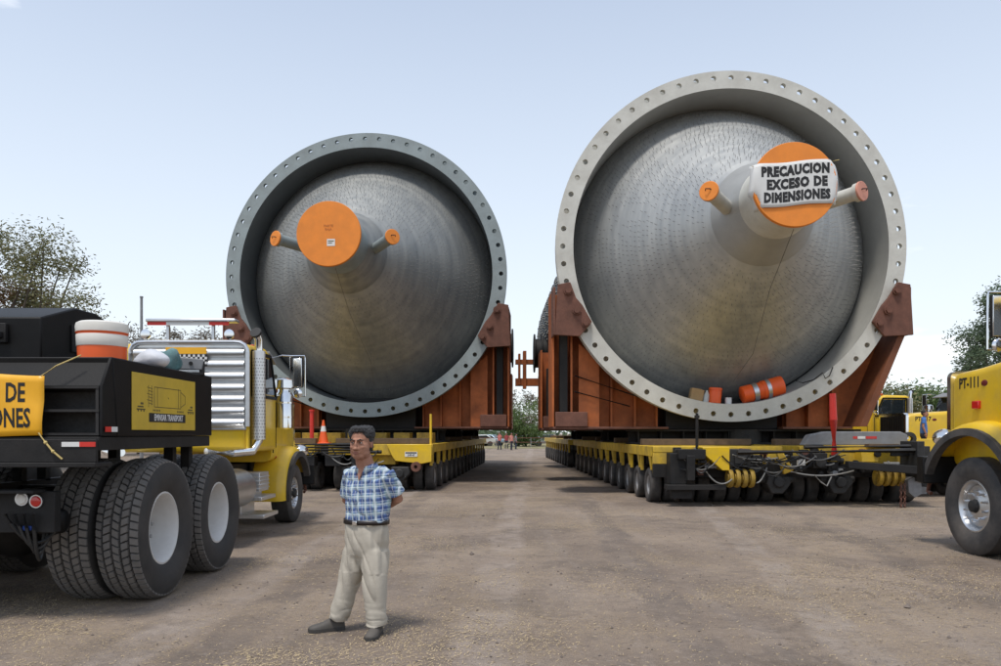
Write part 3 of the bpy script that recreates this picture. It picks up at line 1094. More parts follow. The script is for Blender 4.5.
def trailer(label, loc, yaw, lines, pitch, seed, full=2):
    """local x: 0..6.4 across, y: 0 front of deck going back, two coupled modules"""
    t = thing('modular_trailer', label, 'trailer', loc, yaw, 'low yellow multi-axle trailers')
    Ln = lines * pitch + 0.3
    for mx in (0.0, 3.4):
        f = MB()
        f.box(mx + 0.0, mx + 0.10, 0.02, Ln, 1.10, 1.34)          # side beams
        f.box(mx + 2.90, mx + 3.0, 0.02, Ln, 1.10, 1.34)
        f.box(mx + 1.1, mx + 1.9, 0.15, Ln - 0.1, 0.75, 1.33)      # spine
        for i in range(lines + 1):
            y = 0.1 + i * pitch
            f.box(mx + 0.101, mx + 2.899, y, y + 0.12, 1.08, 1.325)
        f.build('deck_frame', M_YELT, t, bevel=0.008)
        f = MB()
        f.box(mx + 0.102, mx + 2.898, 0.23, Ln - 0.05, 1.30, 1.322)
        f.build('deck_plate', M_YELT, t)
        # timber packing on the deck
        for i in range(lines):
            if (i + seed) % 3 == 1:
                f = MB()
                y = 0.4 + i * pitch
                f.box(mx + 0.1, mx + 2.9, y, y + 0.25, 1.341, 1.50)
                f.build('packing_timber', M_WOOD, t, bevel=0.01)
        for i in range(lines):
            yc = 0.45 + i * pitch
            # bogie castings
            f = MB()
            for bx in (0.73, 2.27):
                f.cyl((mx + bx, yc, 1.09), (mx + bx, yc, 0.80), 0.22, n=14)
                f.beam((mx + bx, yc, 0.85), (mx + bx, yc + 0.35, 0.45), 0.2, 0.22)
                f.box(mx + bx - 0.55, mx + bx + 0.55, yc + 0.28, yc + 0.42, 0.36, 0.48)
                f.cyl((mx + bx, yc + 0.02, 1.05), (mx + bx, yc + 0.42, 0.55), 0.06, n=8)
            f.build('axle_bogie', M_GREYD, t)
            xs_ = (0.16, 0.50, 0.96, 1.30, 1.70, 2.04, 2.50, 2.84) if i < full else (0.16, 0.50, 2.50, 2.84)
            for x in xs_:
                o = obj('tyre', ME_TT, t, (mx + x, yc + 0.34, TR_R - 0.012), (rnd.random() * 6, 0, 0))
                if x in (0.16, 2.84) and ((mx < 1) == (x < 1)):
                    q = obj('rim', ME_TRIM, o, (0, 0, 0), (0, 0, PI if x < 1 else 0))
            # yellow hanger posts between the wheels, on the outer sides
            for x in (0.02, 2.90):
                if (mx < 1) == (x < 1):
                    f = MB()
                    f.box(mx + x, mx + x + 0.07, yc - 0.34, yc - 0.26, 0.72, 1.099)
                    f.box(mx + x, mx + x + 0.07, yc - 0.10, yc - 0.02, 0.78, 1.099)
                    f.prism([(yc - 0.02, 1.099), (yc + 0.2, 1.099), (yc - 0.02, 0.85)], 'x', mx + x, mx + x + 0.05)
                    f.build('hanger_bracket', M_YELT, t)
    # steering rods and hoses down the side
    f = MB()
    f.box(3.001, 3.399, 0.6, Ln - 0.6, 1.0, 1.2)
    f.build('coupling_beam', M_GREYD, t)
    return t

LP = 1.47
tR = trailer('yellow multi-axle trailer under the pale grey ringed vessel, black drawbar gear on its front', (3.64, 18.2, 0), R(0.25), 12, LP, 0)
tL = trailer('yellow multi-axle trailer with a number plate, under the blue-grey ringed vessel', along(CXL, YL, YAW_L, -3.25, -3.72) + (0,), YAW_L, 15, LP, 1)
tR2 = trailer('dark rear multi-axle trailer under the far end of the pale grey ringed vessel', (3.45, 37.5, 0), R(0.4), 11, LP, 2, 1)

# dark bolster beams between trailer decks and saddles
def bolster(label, x0, x1, y, yaw, z0, z1):
    t = thing('bolster_beam', label, 'beam', (0.5 * (x0 + x1), y, z0), yaw, 'dark bolster beams under the saddles')
    h = 0.5 * (x1 - x0)
    H = z1 - z0
    f = MB()
    f.box(-h, h, 0, 0.9, H - 0.06, H)
    f.box(-h, h, 0, 0.9, 0, 0.05)
    f.box(-h, h, 0.42, 0.48, 0.05, H - 0.06)
    f.build('i_beam', M_BLK2, t)
    k = 0
    x = -h + 0.2
    while x < h:
        f = MB()
        f.box(x, x + 0.03, 0.05, 0.419, 0.051, H - 0.061)
        f.build('web_stiffener', M_BLK2, t)
        x += 0.62
    f = MB()
    f.cyl((0, 0.45, -0.0), (0, 0.45, H), 0.55, n=24)
    f.build('turntable', M_GREYD, t)
    return t

bolster('dark steel bolster under the bracketed saddle of the pale grey ringed vessel', 3.7, 10.0, 21.5, 0, 1.343, 1.756)
bolster('dark steel bolster under the mid-length saddle of the pale grey ringed vessel', 3.7, 10.0, 27.2, 0, 1.343, 1.756)
bolster('dark steel bolster under the rear saddle of the pale grey ringed vessel', 3.7, 9.9, 38.2, 0, 1.343, 1.756)
for lab, d in (('dark steel bolster under the bracketed saddle of the blue-grey ringed vessel', 0.7),
               ('dark steel bolster under the mid-length saddle of the blue-grey ringed vessel', 6.2),
               ('dark steel bolster under the rear saddle of the blue-grey ringed vessel', 15.2)):
    x, y = along(CXL, YL, YAW_L, d, -0.5)
    bolster(lab, x - 3.0, x + 3.0, y, YAW_L, 1.343, 1.796)

# ---------------------------------------------------------------- gear on the front of the right trailer
def LX(px): return (px - 496) / 43.85 - 3.64
def LZ(py): return 1.65 - (py - 433) / 43.85

def part(name, m, parent, fn, bevel=0.0, smooth=35):
    f = MB()
    fn(f)
    return f.build(name, m, parent, bevel=bevel, smooth=smooth)

part('front_cross_beam', M_YELT, tR, lambda f: f.box(0.0, 3.0, -0.02, 0.095, 1.20, 1.335), 0.01)
part('front_cross_beam', M_YELT, tR, lambda f: f.box(3.4, 6.4, -0.02, 0.095, 1.20, 1.335), 0.01)
part('front_bulkhead', M_BLK2, tR, lambda f: f.box(0.0, 6.4, -0.01, 0.09, 0.62, 0.93), 0.01)
part('bulkhead_rail', M_YELT, tR, lambda f: f.box(0.0, 6.4, -0.012, 0.092, 0.935, 1.195), 0.01)
jr = random.Random(21)
for i in range(46):
    px, py = jr.uniform(672, 905), jr.uniform(450, 474)
    w_, h_, d_ = jr.uniform(0.04, 0.20), jr.uniform(0.04, 0.18), jr.uniform(0.05, 0.28)
    y_ = -0.02 - jr.random() * 0.35
    def junk(f):
        if i % 3 == 0:
            f.cyl((LX(px) - w_, y_, LZ(py)), (LX(px) + w_, y_, LZ(py)), h_ * 0.4, n=10)
            f.cyl((LX(px) - w_ * 0.5, y_, LZ(py)), (LX(px) - w_ * 0.3, y_, LZ(py)), h_ * 0.6, n=10)
        elif i % 3 == 1:
            f.cyl((LX(px), y_ - d_, LZ(py)), (LX(px), y_, LZ(py)), h_ * 0.5, n=10)
            f.box(LX(px) - w_ * 0.6, LX(px) + w_ * 0.6, y_, y_ + 0.05, LZ(py) - h_ * 0.6, LZ(py) + h_ * 0.6)
        else:
            f.box(LX(px) - w_ * 0.6, LX(px) + w_ * 0.6, y_ - d_ * 0.5, y_ + d_ * 0.5, LZ(py) - h_ * 0.6, LZ(py) + h_ * 0.6)
            f.box(LX(px) - w_ * 0.3, LX(px) + w_ * 0.3, y_ - d_ * 0.7, y_ - d_ * 0.5, LZ(py) - h_ * 0.3, LZ(py) + h_ * 0.3)
    part('hydraulic_valve', (M_GREYD, M_BLK2, M_BLK2, M_GREYM, M_BLK2, M_RUST)[i % 6 if i % 11 else 3], tR, junk, 0.008)
part('coupling_plate', M_YEL, tR, lambda f: f.prism([(LX(700), 1.33), (LX(727), 1.33), (LX(727), LZ(470)), (LX(720), LZ(470)), (LX(703), LZ(455))], 'y', -0.5, -0.021), 0.01)
part('coupling_plate', M_YEL, tR, lambda f: f.box(LX(861), LX(878), -0.35, -0.021, LZ(462), LZ(450)), 0.01)
part('steering_box', M_BLK2, tR, lambda f: (f.box(LX(669), LX(686), -0.42, -0.021, LZ(484), LZ(453)), f.box(LX(676), LX(703), -0.55, -0.2, LZ(459), LZ(449)),
     f.box(LX(684), LX(692), -0.6, -0.42, LZ(480), LZ(455))), 0.015)
part('front_step', M_BLK2, tR, lambda f: (f.box(LX(664), LX(722), -0.62, -0.3, LZ(489), LZ(484)), f.box(LX(670), LX(690), -0.5, -0.3, LZ(498), LZ(489))), 0.01)
M_EYEY = mat('grimy_yellow_casting', (0.42, 0.26, 0.02), 0.6, 0, 0.4, 5, 0.9, (0.07, 0.05, 0.03), dscale=4)
for i in range(4):
    def sh(f, i=i):
        x = LX(728 + 7 * i)
        f.lathe([(-0.03, 0.10), (-0.045, 0.20), (0.0, 0.215), (0.045, 0.20), (0.03, 0.10)], (x, -0.42, LZ(478)), (1, 0, 0), 20)
        f.cyl((x - 0.055, -0.42, LZ(478)), (x + 0.055, -0.42, LZ(478)), 0.11, n=14)
    part('coupling_eye', M_EYEY, tR, sh)
for i in range(4):
    def sh(f, i=i):
        x = LX(876 + 7 * i)
        f.lathe([(-0.03, 0.10), (-0.045, 0.19), (0.0, 0.205), (0.045, 0.19), (0.03, 0.10)], (x, -0.42, LZ(477)), (1, 0, 0), 20)
        f.cyl((x - 0.055, -0.42, LZ(477)), (x + 0.055, -0.42, LZ(477)), 0.11, n=14)
    part('coupling_eye', M_EYEY, tR, sh)
part('control_housing', M_GREYD, tR, lambda f: (f.box(LX(726), LX(750), -0.38, -0.022, LZ(467), LZ(449)), f.box(LX(733), LX(746), -0.46, -0.38, LZ(464), LZ(456))), 0.015)
part('control_housing', M_GREYD, tR, lambda f: f.box(LX(752), LX(763), -0.30, -0.022, LZ(466), LZ(455)), 0.015)
part('control_housing', M_GREYD, tR, lambda f: f.box(LX(790), LX(806), -0.34, -0.022, LZ(470), LZ(456)), 0.015)
part('control_housing', M_GREYD, tR, lambda f: (f.box(LX(812), LX(826), -0.4, -0.022, LZ(468), LZ(453)), f.cyl((LX(818), -0.5, LZ(462)), (LX(818), -0.2, LZ(462)), 0.12, n=16)), 0.015)
part('towing_bar', M_GREYD, tR, lambda f: f.tube([(LX(733), -0.62, LZ(452)), (LX(905), -0.72, LZ(450))], 0.06, 12))
part('towing_bar', M_GREYD, tR, lambda f: f.tube([(LX(800), -0.55, LZ(447)), (LX(905), -0.55, LZ(446))], 0.045, 12))
part('drawbar_beam', M_BLK2, tR, lambda f: f.prism([(LX(836), LZ(460)), (LX(836), LZ(467)), (LX(905), LZ(473)), (LX(928), LZ(473)), (LX(928), LZ(464)), (LX(905), LZ(465))], 'y', -0.95, -0.75), 0.012)
part('end_frame', M_GREYD, tR, lambda f: (f.box(LX(905), LX(912), -0.85, -0.1, LZ(480), LZ(441)), f.box(LX(916), LX(926), -0.5, -0.1, LZ(486), LZ(446)),
     f.box(LX(888), LX(905), -0.5, -0.4, LZ(456), LZ(451)), f.box(LX(912), LX(924), -0.7, -0.5, LZ(466), LZ(459))), 0.012)
part('yellow_bracket', M_YELT, tR, lambda f: f.prism([(LX(775), LZ(452)), (LX(781), LZ(452)), (LX(792), LZ(470)), (LX(782), LZ(474))], 'y', -0.45, -0.3), 0.02)
part('winch_cover', mat('silver_tarp', (0.20, 0.20, 0.205), 0.5, 0.3, 0.3, 9, 0.4, bump=0.5, bscale=12), tR,
     lambda f: (f.prism([(LX(898), LZ(479)), (LX(904), LZ(476)), (LX(911), LZ(482)), (LX(912), LZ(492)), (LX(905), LZ(496)), (LX(899), LZ(491))], 'y', -0.75, -0.45), f.box(LX(908), LX(920), -0.6, -0.4, LZ(493), LZ(486))))
for q in (779, 841):
    part('axle_motor', M_GREYD, tR, lambda f: (f.prism([(LX(q) - 0.24, LZ(476)), (LX(q) + 0.24, LZ(476)), (LX(q) + 0.30, LZ(483)), (LX(q) + 0.1, LZ(494)), (LX(q) - 0.16, LZ(494)), (LX(q) - 0.28, LZ(484))], 'y', -0.3, 0.1),
         f.cyl((LX(q) - 0.4, -0.1, LZ(480)), (LX(q) + 0.4, -0.1, LZ(480)), 0.08, n=10), f.cyl((LX(q), -0.38, LZ(482)), (LX(q), -0.3, LZ(482)), 0.13, n=14)), 0.03)
part('junction_box', M_WHT, tR, lambda f: f.box(LX(795), LX(802), -0.50, -0.40, LZ(465), LZ(459)), 0.008)
part('deck_plank', M_WOOD, tR, lambda f: f.box(LX(872), LX(902), -0.2, 0.05, 1.341, 1.40), 0.005)
# hoses
hr = random.Random(11)
for i in range(26):
    a = hr.uniform(690, 830)
    b = a + hr.uniform(10, 60) * hr.choice((1, 1, -1))
    p0 = (LX(a), -0.25 - 0.45 * hr.random(), LZ(hr.uniform(449, 466)))
    p1 = (LX(min(900, max(672, b))), -0.25 - 0.45 * hr.random(), LZ(hr.uniform(449, 468)))
    part('hose', M_CABLE if i % 4 == 0 else M_BCABLE, tR, lambda f: f.tube(hanging(p0, p1, hr.uniform(0.1, 0.3)), 0.012 + 0.008 * hr.random(), 6))
part('hose', M_CABLE, tR, lambda f: f.tube(hanging((LX(702), -0.66, LZ(471)), (LX(728), -0.62, LZ(478)), 0.18), 0.017, 6))
part('hose', M_CABLE, tR, lambda f: f.tube(hanging((LX(752), -0.62, LZ(482)), (LX(764), -0.5, LZ(467)), 0.08), 0.017, 6))
part('hose', M_CABLE, tR, lambda f: f.tube(hanging((LX(786), -0.6, LZ(471)), (LX(848), -0.6, LZ(470)), 0.1), 0.018, 6))
part('hose', M_CABLE, tR, lambda f: f.tube([(LX(809), -0.6, LZ(474)), (LX(815), -0.62, LZ(481)), (LX(821), -0.63, LZ(485)), (LX(826), -0.6, LZ(476))], 0.017, 6))
for q in (890, 893.5):
    for k in range(8):
        def lk(f):
            z = LZ(483) - 0.07 * k
            s_ = 0.03
            w = 0 if k % 2 else 1
            f.tube([(LX(q) - s_ * w, -0.8 - s_ * (1 - w), z), (LX(q), -0.8, z + 0.05), (LX(q) + s_ * w, -0.8 + s_ * (1 - w), z), (LX(q), -0.8, z - 0.05), (LX(q) - s_ * w, -0.8 - s_ * (1 - w), z)], 0.012, 5)
        part('chain_link', M_RUST, tR, lk)
part('marker_post', M_BLK2, tR, lambda f: (f.cyl((LX(700), -0.03, 1.2), (LX(700), -0.03, LZ(413)), 0.035, n=8), f.box(LX(700) - 0.05, LX(700) + 0.05, -0.07, 0.01, LZ(418), LZ(415))))
# front towing beam lying over the right module deck
tb = thing('tow_bar', 'grey steel tow bar with red and white tape lying on a yellow trailer deck', 'tow bar', (8.35, 18.55, 1.345), R(1))
part('bar', M_GREYM, tb, lambda f: f.prism([(-1.15, 0.02), (-1.0, 0.26), (-0.6, 0.34), (1.15, 0.34), (1.32, 0.26), (1.32, 0.08), (1.15, 0.02)], 'y', -0.14, 0.14), 0.02)
part('bar_skid', M_GREYD, tb, lambda f: (f.box(-1.0, -0.7, -0.2, 0.2, -0.005, 0.02), f.box(0.7, 1.0, -0.2, 0.2, -0.005, 0.02)))
part('reflective_tape', M_REDL, tb, lambda f: f.box(0.02, 0.12, -0.146, -0.142, 0.17, 0.23), smooth=0)
part('reflective_tape', M_REDL, tb, lambda f: f.box(0.32, 0.58, -0.146, -0.142, 0.17, 0.23), smooth=0)
part('reflective_tape', M_WHT, tb, lambda f: f.box(0.13, 0.31, -0.146, -0.142, 0.17, 0.23), smooth=0)
part('tow_eye', M_GREYD, tb, lambda f: f.lathe([(-0.05, 0.07), (-0.05, 0.16), (0.05, 0.16), (0.05, 0.07), (-0.05, 0.07)], (1.42, 0, 0.17), (0, 1, 0), 18))
rp = thing('marker_pole', 'tall red marker pole standing at the front of the trailer with the drawbar gear', 'pole', (7.70, 17.85, 1.05))
part('pole', M_RED, rp, lambda f: f.tube([(0, 0, 0), (-0.03, 0, 0.9), (-0.05, 0, 1.5)], 0.075, 10, rs=[0.085, 0.085, 0.07]))
part('pole_foot', M_GREYD, rp, lambda f: (f.box(-0.12, 0.12, -0.1, 0.34, -0.03, 0.01), f.cyl((0, 0, 0), (0, 0, 0.1), 0.11, n=12)))

# ---------------------------------------------------------------- gear on the left trailer's front
part('front_cross_beam', M_YELT, tL, lambda f: f.box(0.0, 3.0, -0.02, 0.095, 1.02, 1.335), 0.01)
part('front_cross_beam', M_YELT, tL, lambda f: f.box(3.4, 6.4, -0.02, 0.095, 1.02, 1.335), 0.01)
part('end_plate', M_YEL, tL, lambda f: f.prism([(5.1, 1.335), (6.38, 1.335), (6.38, 0.84), (6.1, 0.78), (5.35, 0.86), (5.25, 1.0)], 'y', -0.12, -0.021), 0.012)
npl = part('number_plate', M_WHT, tL, lambda f: f.box(5.62, 5.98, -0.136, -0.121, 0.98, 1.12), 0.004)
part('plate_band', M_INK, npl, lambda f: f.box(5.64, 5.96, -0.140, -0.1365, 1.075, 1.11), smooth=0)
obj('lettering', text_mesh('2-RP-47', 0.075, 0.85, 0.002, 0.001), npl, (5.80, -0.138, 1.025), (R(90), 0, 0))
part('coupling_eye', M_RUST, tL, lambda f: (f.lathe([(-0.12, 0.05), (-0.12, 0.14), (0.12, 0.14), (0.12, 0.05)], (5.95, -0.15, 0.70), (0, 1, 0), 16), f.box(5.85, 6.05, -0.1, -0.03, 0.65, 0.85)))
part('pipe_rack', M_GREYD, tL, lambda f: [f.tube([(0.2, -0.3 - 0.04 * i, 1.05 + 0.09 * i), (5.0 - 0.25 * i, -0.34, 1.12 + 0.07 * i)], 0.05, 8) for i in range(4)])
for i in range(6):
    part('valve_block', M_BLK2, tL, lambda f: f.box(0.4 + 0.75 * i, 0.85 + 0.75 * i, -0.4, -0.022, 0.72, 1.0 + 0.05 * (i % 3)), 0.015)
part('work_lamp', M_WHT, tL, lambda f: f.ell((2.55, -0.42, 1.0), (0.09, 0.05, 0.09), 12, 8))
for q in (0.8, 2.2, 4.1, 5.5):
    part('axle_motor', M_GREYD, tL, lambda f: (f.prism([(q - 0.24, 0.7), (q + 0.24, 0.7), (q + 0.3, 0.52), (q + 0.1, 0.3), (q - 0.16, 0.3), (q - 0.28, 0.5)], 'y', -0.3, 0.1), f.cyl((q, -0.38, 0.52), (q, -0.3, 0.52), 0.13, n=14)), 0.03)
for i in range(12):
    a = hr.uniform(1.0, 5.0)
    p0 = (a, -0.3 - 0.2 * hr.random(), hr.uniform(0.9, 1.25))
    p1 = (a + hr.uniform(-0.8, 0.8), -0.3 - 0.2 * hr.random(), hr.uniform(0.8, 1.2))
    part('hose', M_CABLE if i % 4 == 0 else M_BCABLE, tL, lambda f: f.tube(hanging(p0, p1, hr.uniform(0.1, 0.25)), 0.02, 6))
part('marker_post', M_YEL, tL, lambda f: f.cyl((6.3, 0.3, 1.32), (6.3, 0.3, 2.2), 0.035, n=8))
# dark grating and crates on the deck, seen under the ring
part('deck_grating', M_WOOD, tL, lambda f: [f.box(3.5, 6.1, 0.5 + 0.28 * i, 0.72 + 0.28 * i, 1.341, 1.42) for i in range(5)], 0.006)
for i in range(8):
    part('bolster_block', M_EYEY, tL, lambda f: f.box(0.6 + 0.72 * i, 1.1 + 0.72 * i, 1.9, 2.5, 1.34, 1.66), 0.01)
x, y = along(CXL, YL, YAW_L, -2.6, -0.95)
rp2 = thing('marker_pole', 'short red marker pole on the trailer, next to an orange traffic cone', 'pole', (x - 0.05, y, 1.34))
part('pole', M_RED, rp2, lambda f: f.cyl((0, 0, 0), (0, 0, 0.95), 0.06, n=10))
part('pole_cap', M_RED, rp2, lambda f: f.cyl((0, 0, 0.95), (0, 0, 1.0), 0.085, n=10))
part('pole_foot', M_BLK2, rp2, lambda f: f.box(-0.14, 0.14, -0.14, 0.14, 0.0, 0.03))
cn = thing('traffic_cone', 'orange traffic cone with white collar standing on the trailer deck', 'traffic cone', (x + 0.27, y + 0.1, 1.336))
part('cone', M_SAFE, cn, lambda f: f.lathe([(0.03, 0.15), (0.30, 0.095), (0.52, 0.055), (0.70, 0.028)], (0, 0, 0), (0, 0, 1), 20, capb=True))
part('collar', M_WHT, cn, lambda f: f.lathe([(0.36, 0.087), (0.52, 0.058)], (0, 0, 0), (0, 0, 1), 20))
part('cone_base', M_SAFE, cn, lambda f: f.box(-0.2, 0.2, -0.2, 0.2, 0, 0.035), 0.01)

# ---------------------------------------------------------------- drums and cones left in the bottom of the right ring
def in_ring(name, label, cat, x, y, tilt=0, dz=0.0):
    z = CZR - math.sqrt(4.176 ** 2 - (x - CXR) ** 2) + dz
    t = thing(name, label, cat, (x, y, z))
    t.rotation_euler = (0, tilt, 0)
    return t
bt = in_ring('traffic_drum', 'red traffic drum with silver bands lying on its side in the pale ring', 'traffic drum', 7.22, 21.15, -math.asin((7.22 - CXR) / 4.176), 0.0)
part('barrel', M_SAFE, bt, lambda f: f.lathe([(-0.56, 0.20), (-0.54, 0.235), (-0.28, 0.24), (-0.26, 0.215), (0.0, 0.235), (0.02, 0.255), (0.3, 0.26), (0.5, 0.27), (0.56, 0.26)], (0, 0, 0.262), (1, 0, 0), 24, capa=True, capb=True))
part('band', M_ALUD, bt, lambda f: f.lathe([(-0.27, 0.25), (-0.14, 0.255)], (0, 0, 0.262), (1, 0, 0), 24))
part('band', M_ALUD, bt, lambda f: f.lathe([(0.1, 0.266), (0.2, 0.27)], (0, 0, 0.262), (1, 0, 0), 24))
b2 = in_ring('orange_jug', 'small orange water jug standing in the bottom of the pale ring', 'jug', 5.87, 21.1, 0.08)
part('body', M_SAFE, b2, lambda f: f.lathe([(0, 0.15), (0.02, 0.165), (0.34, 0.17), (0.36, 0.16)], (0, 0, 0), (0, 0, 1), 20, capa=True, capb=True))
part('lid', M_SAFE, b2, lambda f: f.lathe([(0.361, 0.18), (0.42, 0.175), (0.43, 0.15)], (0, 0, 0), (0, 0, 1), 20, capa=True, capb=True))
b3 = in_ring('cardboard_box', 'tan cardboard carton in the bottom of the pale ring, beside the small orange jug', 'box', 5.36, 21.15, 0.2)
part('carton', M_TAN, b3, lambda f: f.box(-0.17, 0.17, -0.12, 0.12, 0.0, 0.32), 0.008)
part('flap', M_TAN, b3, lambda f: f.prism([(-0.17, 0.321), (0.17, 0.321), (0.13, 0.36), (-0.1, 0.35)], 'y', 0.1, 0.12))
b4 = in_ring('plastic_bottle', 'clear grey plastic water bottle in the bottom of the pale ring', 'bottle', 5.63, 21.1, 0.14)
part('bottle', mat('milky_plastic', (0.5, 0.5, 0.46), 0.35, 0, 0.1), b4, lambda f: f.lathe([(0, 0.07), (0.01, 0.085), (0.22, 0.085), (0.30, 0.03), (0.33, 0.03)], (0, 0, 0), (0, 0, 1), 14, capa=True, capb=True))
b5 = in_ring('paint_can', 'small white paint can in the bottom of the pale ring', 'can', 6.23, 21.05, 0)
part('can', M_WHT, b5, lambda f: f.lathe([(0, 0.085), (0.16, 0.085), (0.165, 0.09), (0.175, 0.09)], (0, 0, 0), (0, 0, 1), 16, capa=True, capb=True))
part('handle', M_BLK2, b5, lambda f: f.tube([(-0.09, 0, 0.12), (-0.07, -0.05, 0.19), (0, -0.07, 0.21), (0.07, -0.05, 0.19), (0.09, 0, 0.12)], 0.006, 5))
b6 = in_ring('cable_coil', 'loose black cable curling over the pale bolt ring', 'cable', 8.15, 20.9, 0, 0.05)
part('cable', M_BCABLE, b6, lambda f: f.tube([(-0.1, 0.2, 0.12), (0.05, 0.1, 0.05), (0.28, -0.06, 0.12), (0.48, -0.16, 0.30), (0.55, -0.16, 0.15), (0.66, -0.16, 0.22), (0.75, -0.16, 0.45)], 0.016, 6))

# ---------------------------------------------------------------- trucks
M_BADGE = mat('dark_red_badge', (0.16, 0.015, 0.012), 0.4)
ME_BT = tyre_mesh('tyre', 0.70, 0.44, 0.355, tread=True, n=56)
ME_BTREAD = tread_mesh(0.70, 0.44)
ME_BRIM = rim_mesh('rim', 0.355, 0.44, 0.25, M_RIMW, 40)
f = MB()
f.lathe([(0.02, 0.14), (0.05, 0.135), (0.06, 0.09), (0.11, 0.08), (0.12, 0.06), (0.125, 0.01)], (0, 0, 0), (1, 0, 0), 24, capb=True, mi=1)
for k in range(10):
    a = 2 * PI * k / 10
    f.cyl((0.0, 0.20 * math.cos(a), 0.20 * math.sin(a)), (0.10, 0.20 * math.cos(a), 0.20 * math.sin(a)), 0.021, 0.014, n=8)
ME_HUBC = f.mesh('hub', [M_CHR, M_GREYD], 35)
f = MB()
f.lathe([(-0.02, 0.16), (0.05, 0.15), (0.06, 0.05), (0.06, 0.0)], (0, 0, 0), (1, 0, 0), 24)
for k in range(10):
    a = 2 * PI * k / 10
    f.cyl((0.0, 0.2 * math.cos(a), 0.2 * math.sin(a)), (0.05, 0.2 * math.cos(a), 0.2 * math.sin(a)), 0.02, n=6)
ME_HUBW = f.mesh('hub', M_RIMG, 35)
FT = {}

def front_tyre(Rt):
    if Rt not in FT:
        FT[Rt] = (tyre_mesh('tyre', Rt, 0.36, Rt * 0.52, n=44), rim_mesh('rim', Rt * 0.52, 0.36, 0.06, M_ALUD, 32))
    return FT[Rt]

def rrect(cx, cz, hw, hh, rad, n=5):
    out = []
    for qx, qz, a0 in ((1, 1, 0), (-1, 1, 90), (-1, -1, 180), (1, -1, 270)):
        for i in range(n + 1):
            a = R(a0 + 90 * i / n)
            out.append((cx + qx * (hw - rad) + rad * math.cos(a), cz + qz * (hh - rad) + rad * math.sin(a)))
    return out

